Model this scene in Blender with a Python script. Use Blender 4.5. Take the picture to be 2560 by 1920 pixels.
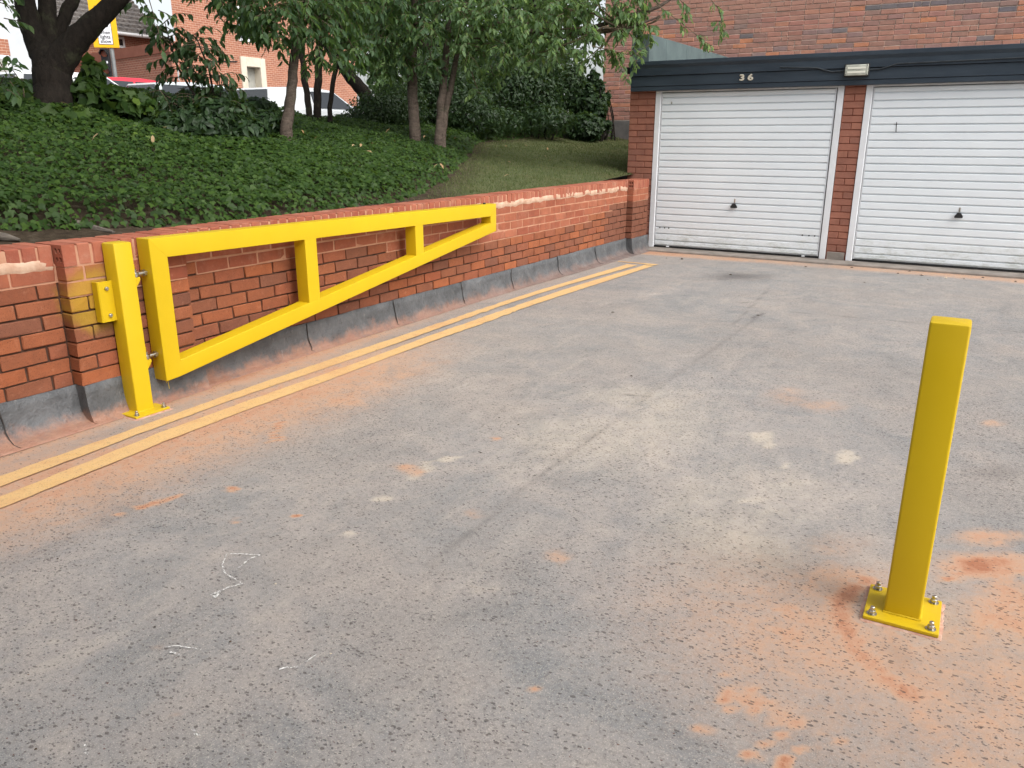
import bpy, bmesh, math, random
import numpy as np
from mathutils import Vector, Matrix, Euler

random.seed(7); RNG = np.random.default_rng(11)
for o in list(bpy.data.objects): bpy.data.objects.remove(o)
S = bpy.context.scene
COL = S.collection

# ------------------------------------------------------------------ camera
CAM = np.array([3.8376, 0.0, 1.3843]); FPX = 1990.05
CR = np.array([0.86164221, 0.50751484, 0.00117892])
CU = np.array([-0.15094142, 0.25404426, 0.95534193])
CF = np.array([-0.48455071, 0.82334088, -0.29550026])
cd = bpy.data.cameras.new('camera'); cam = bpy.data.objects.new('camera', cd); COL.objects.link(cam)
cd.sensor_width = 36.0; cd.lens = 36.0 * FPX / 2560.0; cd.clip_start = 0.05; cd.clip_end = 2000
m = Matrix.Identity(4)
for i in range(3):
    m[i][0] = CR[i]; m[i][1] = CU[i]; m[i][2] = -CF[i]; m[i][3] = CAM[i]
cam.matrix_world = m
S.camera = cam

# ------------------------------------------------------------------ sky, sun, exposure
SUN_EL, SUN_AZ = math.radians(47), math.radians(104)     # azimuth measured from +Y towards +X
W = bpy.data.worlds.new('World'); S.world = W; W.use_nodes = True
nt = W.node_tree; bg = nt.nodes['Background']
sk = nt.nodes.new('ShaderNodeTexSky'); sk.sky_type = 'NISHITA'; sk.sun_disc = False
sk.sun_elevation = SUN_EL; sk.sun_rotation = SUN_AZ; sk.air_density = 1.0; sk.dust_density = 4.0; sk.ozone_density = 1.0
hs = nt.nodes.new('ShaderNodeHueSaturation'); hs.inputs['Saturation'].default_value = 0.30
nt.links.new(sk.outputs[0], hs.inputs['Color']); nt.links.new(hs.outputs[0], bg.inputs[0]); bg.inputs[1].default_value = 0.15
sd = bpy.data.lights.new('sun', 'SUN'); sd.energy = 1.05; sd.angle = math.radians(60); sd.color = (1.0, 0.96, 0.90)
sun = bpy.data.objects.new('sun', sd); COL.objects.link(sun)
sdir = Vector((math.sin(SUN_AZ) * math.cos(SUN_EL), math.cos(SUN_AZ) * math.cos(SUN_EL), math.sin(SUN_EL)))
sun.rotation_euler = sdir.to_track_quat('Z', 'Y').to_euler()
S.view_settings.view_transform = 'Standard'; S.view_settings.look = 'None'
S.view_settings.exposure = 0.82; S.view_settings.gamma = 1.0; S.view_settings.use_curve_mapping = False
S.render.engine = 'CYCLES'; S.cycles.max_bounces = 6; S.cycles.diffuse_bounces = 3; S.cycles.transparent_max_bounces = 6

# ------------------------------------------------------------------ helpers
def ray(px, py): return CF + CR * (px - 1280) / FPX - CU * (py - 960) / FPX
def at(px, py, d): return CAM + d * ray(px, py)                 # survey point at a known distance
def onp(px, py, ax, v):
    r = ray(px, py); return CAM + r * ((v - CAM[ax]) / r[ax])
def gnd(px, py): return onp(px, py, 2, 0.0)

def tag(o, label=None, cat=None, group=None, kind=None):
    if label: o['label'] = label
    if cat: o['category'] = cat
    if group: o['group'] = group
    if kind: o['kind'] = kind
    return o
def link(name, me, mat=None, parent=None):
    o = bpy.data.objects.new(name, me); COL.objects.link(o)
    if mat is not None and me is not None and not me.materials: me.materials.append(mat)
    if parent is not None: o.parent = parent
    return o
def empty(name, loc=(0, 0, 0), rz=0):
    o = bpy.data.objects.new(name, None); COL.objects.link(o); o.location = loc; o.rotation_euler = (0, 0, rz)
    o.empty_display_size = 0.2; return o
def smooth(me, ang=None):
    me.polygons.foreach_set('use_smooth', [True] * len(me.polygons))
    if ang is not None: me.set_sharp_from_angle(angle=math.radians(ang))

class MB:
    def __init__(s): s.v = []; s.f = []
    def add(s, vs, fs):
        b = len(s.v); s.v += [tuple(map(float, p)) for p in vs]; s.f += [tuple(i + b for i in f) for f in fs]; return s
    def box(s, x0, x1, y0, y1, z0, z1):
        return s.add([(x0,y0,z0),(x1,y0,z0),(x1,y1,z0),(x0,y1,z0),(x0,y0,z1),(x1,y0,z1),(x1,y1,z1),(x0,y1,z1)],
                     [(0,3,2,1),(4,5,6,7),(0,1,5,4),(1,2,6,5),(2,3,7,6),(3,0,4,7)])
    def prism(s, poly, a0, a1, axis):
        n = len(poly); vs = []
        for a in (a0, a1):
            for p, q in poly:
                vs.append({0: (a, p, q), 1: (p, a, q), 2: (p, q, a)}[axis])
        fs = [tuple(range(n - 1, -1, -1)), tuple(range(n, 2 * n))]
        fs += [(i, (i + 1) % n, n + (i + 1) % n, n + i) for i in range(n)]
        return s.add(vs, fs)
    def tube(s, pts, rad, n=8, cap=True):
        P = [np.array(p, float) for p in pts]; k = len(P)
        R = rad if hasattr(rad, '__len__') else [rad] * k
        vs = []; up = np.array([0.13, 0.21, 0.97])
        for i in range(k):
            t = P[min(i + 1, k - 1)] - P[max(i - 1, 0)]; t = t / (np.linalg.norm(t) + 1e-9)
            a = np.cross(t, up)
            if np.linalg.norm(a) < 0.15: a = np.cross(t, np.array([1., 0, 0]))
            a /= np.linalg.norm(a); b = np.cross(t, a)
            for j in range(n):
                th = 2 * math.pi * j / n; vs.append(P[i] + R[i] * (math.cos(th) * a + math.sin(th) * b))
        fs = []
        for i in range(k - 1):
            for j in range(n):
                j2 = (j + 1) % n; fs.append((i * n + j, i * n + j2, (i + 1) * n + j2, (i + 1) * n + j))
        if cap: fs += [tuple(range(n - 1, -1, -1)), tuple((k - 1) * n + j for j in range(n))]
        return s.add(vs, fs)
    def cyl(s, c, r, h, n=16, axis=2, r2=None):
        c = np.array(c, float); d = np.zeros(3); d[axis] = h
        a = np.zeros(3); a[(axis + 1) % 3] = 1; b = np.zeros(3); b[(axis + 2) % 3] = 1
        r2 = r if r2 is None else r2; vs = []
        for k, rr in ((0, r), (1, r2)):
            for j in range(n):
                th = 2 * math.pi * j / n; vs.append(c + k * d + rr * (math.cos(th) * a + math.sin(th) * b))
        fs = [tuple(range(n - 1, -1, -1)), tuple(range(n, 2 * n))] + [(j, (j + 1) % n, n + (j + 1) % n, n + j) for j in range(n)]
        return s.add(vs, fs)
    def mesh(s, name):
        me = bpy.data.meshes.new(name); me.from_pydata(s.v, [], s.f); me.update()
        bm = bmesh.new(); bm.from_mesh(me); bmesh.ops.recalc_face_normals(bm, faces=bm.faces); bm.to_mesh(me); bm.free()
        return me
    def build(s, name, mat, parent=None, bevel=0, seg=1, sm=None, pred=None):
        me = s.mesh(name)
        if bevel:
            bm = bmesh.new(); bm.from_mesh(me)
            es = [e for e in bm.edges if (pred is None or pred(e)) and e.is_manifold and e.calc_face_angle(0) > 0.4]
            bmesh.ops.bevel(bm, geom=es, offset=bevel, segments=seg, profile=0.6, affect='EDGES', clamp_overlap=True)
            bm.to_mesh(me); bm.free()
        if sm is not None: smooth(me, sm)
        return link(name, me, mat, parent)

def raw_mesh(name, V, F, attrs=None, smoothed=False):
    """V (n,3), F (m,k) arrays -> mesh; attrs: name -> per-face float array"""
    me = bpy.data.meshes.new(name); n, mf, k = len(V), len(F), F.shape[1]
    me.vertices.add(n); me.vertices.foreach_set('co', np.ascontiguousarray(V, np.float32).ravel())
    me.loops.add(mf * k); me.loops.foreach_set('vertex_index', np.ascontiguousarray(F, np.int32).ravel())
    me.polygons.add(mf); me.polygons.foreach_set('loop_start', np.arange(0, mf * k, k, dtype=np.int32))
    me.polygons.foreach_set('loop_total', np.full(mf, k, np.int32))
    if smoothed: me.polygons.foreach_set('use_smooth', np.ones(mf, bool))
    for a, val in (attrs or {}).items():
        at_ = me.attributes.new(a, 'FLOAT', 'FACE'); at_.data.foreach_set('value', np.ascontiguousarray(val, np.float32))
    me.update(calc_edges=True); me.validate(); return me

_lat = np.random.default_rng(5).random((256, 256))
def vnoise(x, y, s=1.0, oct=3, seed=0):
    out = np.zeros_like(np.asarray(x, float)); amp = 1.0; tot = 0
    for k in range(oct):
        u = np.asarray(x) * s + 17.3 * k + seed * 3.71; v = np.asarray(y) * s + 9.1 * k + seed * 5.13
        i = np.floor(u).astype(int); j = np.floor(v).astype(int); fu = u - i; fv = v - j
        fu = fu * fu * (3 - 2 * fu); fv = fv * fv * (3 - 2 * fv)
        g = lambda a, b: _lat[a % 256, b % 256]
        out += amp * ((g(i, j) * (1 - fu) + g(i + 1, j) * fu) * (1 - fv) + (g(i, j + 1) * (1 - fu) + g(i + 1, j + 1) * fu) * fv)
        tot += amp; amp *= 0.5; s *= 2.03
    return out / tot

# ------------------------------------------------------------------ materials
def srgb(r, g, b): return tuple(((c / 255) / 12.92 if c / 255 < 0.04045 else ((c / 255 + 0.055) / 1.055) ** 2.4) for c in (r, g, b)) + (1,)
class NM:
    def __init__(s, name, rough=0.8, spec=0.3, metal=0.0):
        s.m = bpy.data.materials.new(name); s.m.use_nodes = True; s.t = s.m.node_tree; s.b = s.t.nodes['Principled BSDF']
        s.b.inputs['Roughness'].default_value = rough; s.b.inputs['Metallic'].default_value = metal
        s.b.inputs['Specular IOR Level'].default_value = spec
        s._co = None
    def n(s, t, **k):
        nd = s.t.nodes.new(t)
        for a, v in k.items(): setattr(nd, a, v)
        return nd
    def l(s, a, b): s.t.links.new(a, b)
    def co(s, kind='pos'):
        if kind == 'pos': return s.n('ShaderNodeNewGeometry').outputs['Position']
        return s.n('ShaderNodeTexCoord').outputs['Object']
    def noise(s, scale, detail=4, rough=0.6, co='pos', sc=None, dist=0):
        nd = s.n('ShaderNodeTexNoise'); nd.inputs['Scale'].default_value = scale; nd.inputs['Detail'].default_value = detail
        nd.inputs['Roughness'].default_value = rough; nd.inputs['Distortion'].default_value = dist
        c = s.co(co)
        if sc is not None:
            mp = s.n('ShaderNodeMapping'); mp.inputs['Scale'].default_value = sc; s.l(c, mp.inputs[0]); c = mp.outputs[0]
        s.l(c, nd.inputs['Vector']); return nd.outputs['Fac']
    def ramp(s, fac, *stops):
        r = s.n('ShaderNodeValToRGB'); e = r.color_ramp.elements
        while len(e) < len(stops): e.new(0.5)
        for el, (p, c) in zip(e, stops): el.position = p; el.color = c if hasattr(c, '__len__') else (c, c, c, 1)
        s.l(fac, r.inputs[0]); return r.outputs[0]
    def mix(s, fac, a, b, mode='MIX'):
        nd = s.n('ShaderNodeMix', data_type='RGBA', blend_type=mode)
        for sock, v in ((nd.inputs[0], fac), (nd.inputs[6], a), (nd.inputs[7], b)):
            if hasattr(v, 'is_linked') or hasattr(v, 'links'): s.l(v, sock)
            else: sock.default_value = v
        return nd.outputs[2]
    def math(s, op, a, b=0.0, c=0.0, clamp=False):
        nd = s.n('ShaderNodeMath', operation=op, use_clamp=clamp)
        for sock, v in zip(nd.inputs, (a, b, c)):
            if hasattr(v, 'links'): s.l(v, sock)
            else: sock.default_value = v
        return nd.outputs[0]
    def sm(s, v, lo, hi):
        nd = s.n('ShaderNodeMapRange', interpolation_type='SMOOTHSTEP'); s.l(v, nd.inputs[0])
        nd.inputs[1].default_value = lo; nd.inputs[2].default_value = hi; return nd.outputs[0]
    def attr(s, name, out='Fac'):
        nd = s.n('ShaderNodeAttribute', attribute_name=name); return nd.outputs[out]
    def rnd(s): return s.n('ShaderNodeObjectInfo').outputs['Random']
    def sep(s, c):
        nd = s.n('ShaderNodeSeparateXYZ'); s.l(c, nd.inputs[0]); return nd.outputs
    def bump(s, h, strength=0.3, dist=0.01, prev=None):
        nd = s.n('ShaderNodeBump'); nd.inputs['Strength'].default_value = strength; nd.inputs['Distance'].default_value = dist
        s.l(h, nd.inputs['Height'])
        if prev is not None: s.l(prev, nd.inputs['Normal'])
        return nd.outputs[0]
    def out(s, col=None, rough=None, normal=None):
        if col is not None:
            if hasattr(col, 'links'): s.l(col, s.b.inputs['Base Color'])
            else: s.b.inputs['Base Color'].default_value = col
        if rough is not None: s.l(rough, s.b.inputs['Roughness'])
        if normal is not None: s.l(normal, s.b.inputs['Normal'])
        return s.m
def plain(name, c1, c2=None, scale=6, rough=0.7, spec=0.3, metal=0, bump=0.0, bscale=60, sc=None, co='pos'):
    k = NM(name, rough, spec, metal)
    col = c1 if c2 is None else k.ramp(k.noise(scale, 5, 0.6, co, sc), (0.3, c1), (0.7, c2))
    nb = k.bump(k.noise(bscale, 3, 0.6, co), bump, 0.004) if bump else None
    return k.out(col, None, nb)

def brick_mat(name, cols, speck=0.0, overspray=False, rough=0.9, dust=0.0, co='pos'):
    k = NM(name, rough, 0.2); r = k.rnd()
    n = len(cols); base = k.ramp(r, *[(i / (n - 1), c) for i, c in enumerate(cols)])
    col = k.mix(k.math('MULTIPLY', k.sm(k.noise(9, 5, 0.65), 0.35, 0.75), 0.45), base, k.mix(0.55, base, (0.05, 0.03, 0.025, 1)))
    col = k.mix(k.math('MULTIPLY', k.sm(k.noise(28, 3, 0.6), 0.55, 0.8), 0.25), col, k.mix(0.5, base, (0.75, 0.42, 0.28, 1)))
    if speck:
        col = k.mix(k.math('MULTIPLY', k.sm(k.noise(170, 3, 0.7), 0.56, 0.68), speck), col, (0.025, 0.018, 0.016, 1))
    if dust:
        col = k.mix(k.math('MULTIPLY', k.sm(k.noise(5, 6, 0.7), 0.5, 0.8), dust), col, (0.55, 0.36, 0.26, 1))
    if overspray:
        vm = k.n('ShaderNodeVectorMath', operation='DISTANCE'); k.l(k.co(), vm.inputs[0]); vm.inputs[1].default_value = (0.07, 2.325, 0.615)
        d = k.math('ADD', vm.outputs['Value'], k.math('MULTIPLY', k.math('SUBTRACT', k.noise(14, 3), 0.5), 0.10))
        col = k.mix(k.math('MULTIPLY', k.math('SUBTRACT', 1.0, k.sm(d, 0.10, 0.21)), 0.42), col, (0.50, 0.38, 0.01, 1))
    h = k.math('ADD', k.noise(60, 5, 0.7), k.math('MULTIPLY', k.noise(300, 2, 0.6), 0.4))
    return k.out(col, None, k.bump(h, 0.55, 0.005))

M = {}
M['brick_old'] = brick_mat('old_brick', [srgb(134, 80, 58), srgb(150, 92, 64), srgb(120, 78, 62), srgb(158, 94, 62), srgb(140, 84, 60), srgb(128, 84, 66), srgb(152, 88, 62)], 0.5, True)
M['brick_new'] = brick_mat('new_brick', [srgb(150, 88, 66), srgb(158, 95, 71), srgb(145, 82, 62), srgb(162, 100, 76)], 0.0, True, dust=0.3)
M['brick_coping'] = brick_mat('coping_brick', [srgb(158, 92, 72), srgb(168, 102, 80), srgb(152, 86, 68), srgb(172, 110, 88)], 0.0, False, dust=0.5)
M['brick_garage'] = brick_mat('garage_brick', [srgb(156, 106, 90), srgb(166, 112, 94), srgb(148, 102, 88), srgb(170, 116, 96)], 0.15)
M['brick_big'] = brick_mat('weathered_brick', [srgb(170, 128, 114), srgb(182, 132, 116), srgb(164, 126, 116), srgb(190, 138, 120), srgb(176, 126, 112), srgb(150, 126, 118), srgb(186, 136, 118), srgb(208, 140, 106), srgb(174, 128, 116), srgb(188, 132, 118), srgb(134, 124, 124)], 0.15, dust=0.25)
M['mortar_old'] = plain('old_mortar', srgb(62, 46, 40), srgb(92, 68, 56), 12, 0.95, 0.1, bump=0.4)
M['mortar_new'] = plain('new_mortar', srgb(172, 122, 98), srgb(190, 148, 122), 10, 0.95, 0.1, bump=0.4)
M['mortar_garage'] = plain('garage_mortar', srgb(110, 62, 50), srgb(140, 86, 70), 10, 0.95, 0.1, bump=0.3)
M['mortar_big'] = plain('pale_mortar', srgb(186, 164, 150), srgb(208, 190, 174), 8, 0.95, 0.1, bump=0.4)

def steel_paint():
    k = NM('yellow_paint', 0.42, 0.3)
    c = k.ramp(k.noise(3, 4), (0.3, (0.575, 0.395, 0.008, 1)), (0.7, (0.615, 0.430, 0.010, 1)))
    d = k.sm(k.noise(45, 4, 0.75), 0.70, 0.80)
    c = k.mix(k.math('MULTIPLY', d, 0.25), c, (0.33, 0.20, 0.03, 1))
    c = k.mix(k.math('MULTIPLY', k.sm(k.noise(7, 6, 0.75, sc=(1, 1, 0.35)), 0.52, 0.8), 0.22), c, (0.42, 0.27, 0.03, 1))
    zz = k.math('ADD', k.sep(k.co())[2], k.math('MULTIPLY', k.math('SUBTRACT', k.noise(30, 4, 0.7), 0.5), 0.05))
    c = k.mix(k.math('MULTIPLY', k.math('SUBTRACT', 1.0, k.sm(zz, -0.02, 0.035)), 0.10), c, (0.40, 0.24, 0.13, 1))
    return k.out(c, k.ramp(k.noise(5, 4), (0.3, 0.36), (0.7, 0.50)), k.bump(k.noise(90, 3), 0.035, 0.002))
M['yellow'] = steel_paint()
M['zinc'] = plain('zinc_steel', (0.62, 0.61, 0.58, 1), (0.45, 0.43, 0.38, 1), 60, 0.28, 0.5, 1.0, 0.15, 200)
M['dark_rubber'] = plain('dark_rubber', (0.015, 0.015, 0.017, 1), (0.03, 0.03, 0.03, 1), 20, 0.6)
M['grout'] = plain('pale_grout', srgb(170, 122, 102), srgb(196, 170, 154), 25, 0.95, 0.1, bump=0.8, bscale=90)
# ------------------------------------------------------------------ yard (asphalt with brick dust, stains and chippings)
def lines(*segs):
    o = []
    for a, b, st in segs: o += list(np.arange(a, b - 1e-6, st))
    return np.array(o + [segs[-1][1]])
gx = lines((-0.1, 5.6, 0.026), (5.6, 8, 0.2), (8, 60, 4))
gy = lines((-60, -4, 8), (-4, 0.2, 0.3), (0.2, 6, 0.026), (6, 9.8, 0.035))
GX, GY = np.meshgrid(gx, gy, indexing='ij'); X = GX.ravel(); Y = GY.ravel()
n1 = vnoise(X, Y, 1.3, 4, 1); n2 = vnoise(X, Y, 6, 4, 2); n3 = vnoise(X, Y, 18, 3, 3); n4 = vnoise(X, Y, 34, 2, 6)
wob = (n2 - 0.5) * 0.9 + (n3 - 0.5) * 0.6
def blob(px, py, rx, ry, ang=0, soft=0.55, wb=1.0):
    """soft-edged stain: centre and size in survey pixels, laid out on the ground plane"""
    c = gnd(px, py)[:2]; ca, sa = math.cos(ang), math.sin(ang)
    a = gnd(px + rx * ca, py + rx * sa)[:2] - c; b = gnd(px - ry * sa, py + ry * ca)[:2] - c
    inv = np.linalg.inv(np.array([a, b]).T)
    u = inv[0, 0] * (X - c[0]) + inv[0, 1] * (Y - c[1]); v = inv[1, 0] * (X - c[0]) + inv[1, 1] * (Y - c[1])
    small = float(np.clip(1.4 - np.linalg.norm(a) / 0.12, 0, 1))
    q = np.sqrt(u * u + v * v) + (wob * (1 - small) + ((n3 - 0.5) * 1.5 + (n4 - 0.5) * 1.1) * small) * wb * 0.7
    return np.clip((1 + soft - q) / (2 * soft), 0, 1) ** 1.2
def streak(pts, w, soft=0.6, wb=1.0):
    P = [gnd(*p)[:2] for p in pts]; best = np.full(X.shape, 1e9)
    for p, q in zip(P[:-1], P[1:]):
        d = q - p; t = np.clip(((X - p[0]) * d[0] + (Y - p[1]) * d[1]) / (d @ d), 0, 1)
        best = np.minimum(best, np.hypot(X - p[0] - t * d[0], Y - p[1] - t * d[1]))
    q = best / w + wob * wb * 0.7
    return np.clip((1 + soft - q) / (2 * soft), 0, 1)
org = np.zeros_like(X); pale = np.zeros_like(X); dark = np.zeros_like(X); chip = 0.42 + 1.7 * (n1 - 0.5) + 0.7 * (n2 - 0.5)
def A(arr, mk, s): np.maximum(arr, mk * s, out=arr)
cb = lambda a, b: (1500 + a / 2.087, 1300 + b / 2.087)
cl = lambda a, b: (a / 2.212, 1200 + b / 2.212)
cm = lambda a, b: (1000 + a / 2.212, 1200 + b / 2.212)
cu = lambda a, b: (900 + a / 2.011, 650 + b / 2.011)
cr_ = lambda a, b: (2000 + a / 1.659, 700 + b / 1.659)
# brick dust round the bollard
A(org, blob(*cb(1030, 560), 105, 110), 0.36); A(org, blob(*cb(1250, 330), 190, 70), 0.32); A(org, blob(*cb(1500, 760), 210, 150), 0.25); A(org, blob(*cb(1200, 720), 190, 110), 0.22); A(org, blob(*cb(1250, 130), 110, 40), 0.2)
A(org, streak([cb(1330, 350), cb(1250, 430), cb(1265, 540), cb(1340, 680), cb(1440, 770), cb(1530, 850), cb(1590, 900)], 0.030, 1.0, 1.6), 0.78)
A(org, streak([cb(1590, 900), cb(1680, 1030), cb(1760, 1150), cb(1900, 1210)], 0.05, 0.9), 0.32)
A(org, blob(*cb(1390, 320), 35, 18), 0.6); A(org, blob(*cb(1270, 430), 40, 40), 0.45)
A(org, blob(*cb(2050, 250), 180, 42), 0.45); A(org, blob(*cb(1960, 245), 55, 22), 0.85); A(org, blob(*cb(2090, 220), 40, 12), 0.7); A(org, blob(*cb(1820, 305), 30, 8), 0.7)
A(org, blob(*cb(2130, 450), 130, 150), 0.42); A(org, blob(*cb(2190, 900), 190, 200), 0.32); A(org, blob(*cb(2060, 90), 110, 24), 0.36)
A(org, blob(*cb(2050, 1260), 200, 60), 0.30); A(org, blob(*cb(1600, 1250), 300, 60), 0.14)
for a, b, rx, ry, s in ((660, 930, 30, 26, .5), (690, 985, 14, 10, .45), (770, 880, 22, 14, .4), (810, 970, 36, 32, .5), (880, 940, 20, 14, .4), (950, 1010, 34, 22, .36), (1000, 1070, 22, 16, .42),
    (530, 1100, 17, 13, .62), (930, 1120, 22, 17, .5), (790, 1240, 21, 24, .62), (960, 1262, 22, 17, .75), (850, 1175, 14, 10, .5), (1270, 1150, 13, 8, .45), (790, 1132, 9, 7, .7), (840, 365, 22, 11, .3),
    (670, 806, 20, 8, .4), (375, 1012, 7, 6, .4), (1050, 1205, 7, 6, .5), (890, 1070, 24, 10, .34)):
    A(org, blob(*cb(a, b), rx, ry, 0, 0.3, 0.7), s)
r1 = blob(*cb(1128, 1143), 26, 18, 0, 0.2, 0.3) - blob(*cb(1128, 1143), 18, 12, 0, 0.3, 0.3); A(org, np.clip(r1, 0, 1), 0.6)
r1 = blob(*cb(985, 1030), 30, 24, 0, 0.2, 0.3) - blob(*cb(985, 1030), 21, 15, 0, 0.3, 0.3); A(org, np.clip(r1, 0, 1), 0.5)
hz = np.clip(1.25 - np.hypot((X - 3.85) / 1.0, (Y - 2.15) / 0.75), 0, 1) * np.clip(0.35 + 0.95 * n1 + 0.25 * (n2 - .5), 0, 1)
A(org, hz, 0.34); A(org, np.clip(1.2 - np.hypot((X - 4.6) / 0.7, (Y - 2.1) / 1.0), 0, 1) * np.clip(0.3 + n1, 0, 1), 0.42)
A(org, blob(*cb(1150, 520), 150, 120, 0, 0.9, 0.7), 0.36)
# dust along the foot of the wall, strongest by the gate post
wd = np.clip(1.15 - X / 0.34, 0, 1) * np.clip(1.25 - np.abs(Y - 2.3) / 3.2, 0.32, 1) * np.clip(0.45 + 1.1 * n1, 0, 1)
A(org, wd, 0.62)
A(org, np.clip(1.1 - np.abs(X - 0.55) / 0.75, 0, 1) * np.clip(1.5 - np.abs(Y - 2.4) / 1.9, 0, 1) * np.clip(0.35 + 1.0 * n1, 0, 1), 0.46)
A(org, blob(880, 985, 190, 46, -0.35, 0.9), 0.36); A(org, blob(1010, 935, 140, 28, -0.3, 0.9), 0.30); A(org, blob(640, 1010, 120, 40, -0.35), 0.36)
A(org, blob(440, 1085, 70, 14, -0.5), 0.55); A(org, streak([(675, 1105), (700, 1055)], 0.012), 0.6); A(org, blob(705, 1095, 6, 10), 0.55)
A(org, streak([cl(770, 150), cl(985, 85)], 0.018), 0.62); A(org, blob(*cl(1290, 42), 17, 8), 0.7); A(org, blob(*cl(1300, 222), 10, 7), 0.7); A(org, blob(*cl(1636, 195), 8, 4), 0.8)
A(org, blob(*cl(360, 120), 40, 12), 0.3); A(org, blob(*cl(660, 180), 10, 6), 0.5); A(org, blob(*cm(738, 1155), 6, 5), 0.9); A(org, blob(*cm(860, 420), 30, 18), 0.34)
A(org, blob(*cm(400, 185), 22, 12), 0.25); A(org, blob(*cl(860, 940), 12, 8), 0.4); A(org, blob(*cu(685, 895), 10, 6), 0.6); A(org, blob(*cu(230, 1045), 42, 14, 0.2), 0.45)
A(org, blob(*cr_(80, 520), 70, 16), 0.25); A(org, blob(*cr_(800, 595), 34, 10), 0.3); A(org, blob(*cu(2150, 690), 70, 30), 0.22)
for a, b in ((435, 1222), (985, 1298), (450, 1412)): A(org, blob(*cl(a, b), 7, 5), 0.7)
# silt in front of the garage sill
A(org, np.clip((Y - 9.30) / 0.22, 0, 1) * np.clip(0.25 + 1.2 * n1, 0, 1), 0.5)
# pale cement and sand stains
for px, py, rx, ry, s in [cl(1480, 262) + (34, 17, .4), cl(1100, 420) + (34, 15, .5), cl(960, 572) + (28, 14, .5), cl(300, 880) + (42, 20, .5), cl(740, 1437) + (18, 12, .5), cl(880, 480) + (36, 16, .4), cl(1000, 700) + (60, 25, .2),
    cl(400, 380) + (50, 20, .25), cl(1925, 292) + (20, 8, .8), cl(380, 650) + (60, 18, .2), cl(1700, 1220) + (50, 14, .25), cl(1600, 440) + (8, 5, .6),
    cm(440, 590) + (80, 32, .55), cm(330, 600) + (30, 16, .4), cm(1950, 110) + (60, 16, .75), cm(2060, 170) + (70, 14, .6), cm(1800, 300) + (150, 70, .38), cm(2000, 480) + (90, 60, .3), cm(960, 495) + (20, 9, .4), cm(1180, 700) + (60, 20, .2),
    cu(450, 1000) + (28, 11, .8), cu(340, 1040) + (34, 14, .75), cu(270, 1080) + (34, 16, .6), cu(200, 1130) + (40, 16, .45), cu(110, 1195) + (42, 10, .8), cu(870, 905) + (30, 16, .6), cu(940, 820) + (26, 8, .6), cu(1035, 950) + (12, 5, .5), cu(790, 860) + (60, 20, .25), cu(1030, 800) + (80, 20, .25),
    cu(2020, 890) + (42, 15, .85), cu(1880, 870) + (50, 12, .5), cu(2050, 930) + (20, 10, .8), cu(2130, 1035) + (24, 10, .7), cu(1640, 1092) + (34, 9, .55), cu(230, 880) + (22, 6, .5), cu(1690, 735) + (30, 14, .3), cu(1650, 470) + (50, 12, .35),
    cu(700, 445) + (40, 9, .3), cu(1480, 165) + (50, 6, .5), cu(1570, 150) + (40, 6, .4), cu(1230, 220) + (60, 8, .25), cu(980, 280) + (60, 8, .3),
    cr_(185, 732) + (34, 17, .9), cr_(150, 760) + (30, 10, .5), cr_(60, 880) + (44, 22, .45), cr_(165, 985) + (18, 6, .6), cr_(60, 1000) + (90, 34, .4), cr_(700, 640) + (90, 16, .3), cr_(220, 900) + (60, 30, .25)]:
    A(pale, blob(px, py, rx, ry, -0.1, 0.7, 1.3), s)
A(pale, np.clip(1.3 - np.hypot((X - 2.3) / 1.1, (Y - 3.6) / 1.5), 0, 1) * np.clip(0.2 + 1.4 * n1, 0, 1), 0.60); A(pale, np.clip(1.2 - np.hypot((X - 3.25) / 0.7, (Y - 2.9) / 1.1), 0, 1) * np.clip(0.2 + 1.4 * n1, 0, 1), 0.72)
A(pale, np.clip(1.2 - np.hypot((X - 1.2) / 1.0, (Y - 4.2) / 2.2), 0, 1) * np.clip(0.1 + 1.3 * n1, 0, 1), 0.45); A(pale, np.clip(1.2 - np.hypot((X - 1.6) / 1.0, (Y - 1.9) / 1.0), 0, 1) * np.clip(-0.1 + 1.3 * vnoise(X, Y, 2.2, 4, 31), 0, 1), 0.5)
# exposed darker chippings, the joint in the surfacing, oil by the sill
for a, b, rx, ry, s in ((2050, 450, 190, 36, .8), (1800, 620, 200, 46, .8), (1550, 760, 150, 40, .6), (2000, 720, 150, 30, .5)): A(chip, blob(*cu(a, b), rx, ry), s + 0.25)
A(chip, blob(*cr_(700, 780), 90, 45), 0.95); A(chip, blob(*cr_(870, 870), 80, 50), 0.95); A(chip, blob(*cm(700, 600), 220, 110), 0.75); A(chip, blob(*cl(1950, 850), 130, 60, 0.3), 0.95); A(chip, blob(*cm(300, 1300), 200, 80), 0.8); A(chip, blob(*cb(300, 500), 220, 110), 0.8); A(chip, blob(*cb(2000, 1150), 130, 30), 1.0)
A(chip, blob(*cr_(120, 260), 90, 40), 1.0); A(chip, blob(*cr_(330, 360), 120, 50), 0.9)
A(dark, streak([(1904, 784), (1611, 993), (1397, 1152), (1212, 1300), (1068, 1417)], 0.010, 1.2, 2.6), 0.34)
A(dark, streak([cu(1330, 675), cu(1450, 685)], 0.01), 0.5); A(dark, streak([cu(1910, 215), cu(1960, 212)], 0.012), 0.6); A(dark, streak([cu(1975, 290), cu(2020, 268)], 0.014), 0.8)
A(dark, streak([cu(2040, 250), (2560, 830)], 0.008, 1.0, 1.2), 0.4)
A(dark, blob(1845, 690, 62, 9, 0, 0.9, 1.6), 0.7); A(dark, blob(*cu(1000, 1110), 48, 20, 0, 0.8, 1.4), 0.22); A(dark, streak([cu(2060, 140), cu(1870, 330)], 0.01), 0.35)
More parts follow.
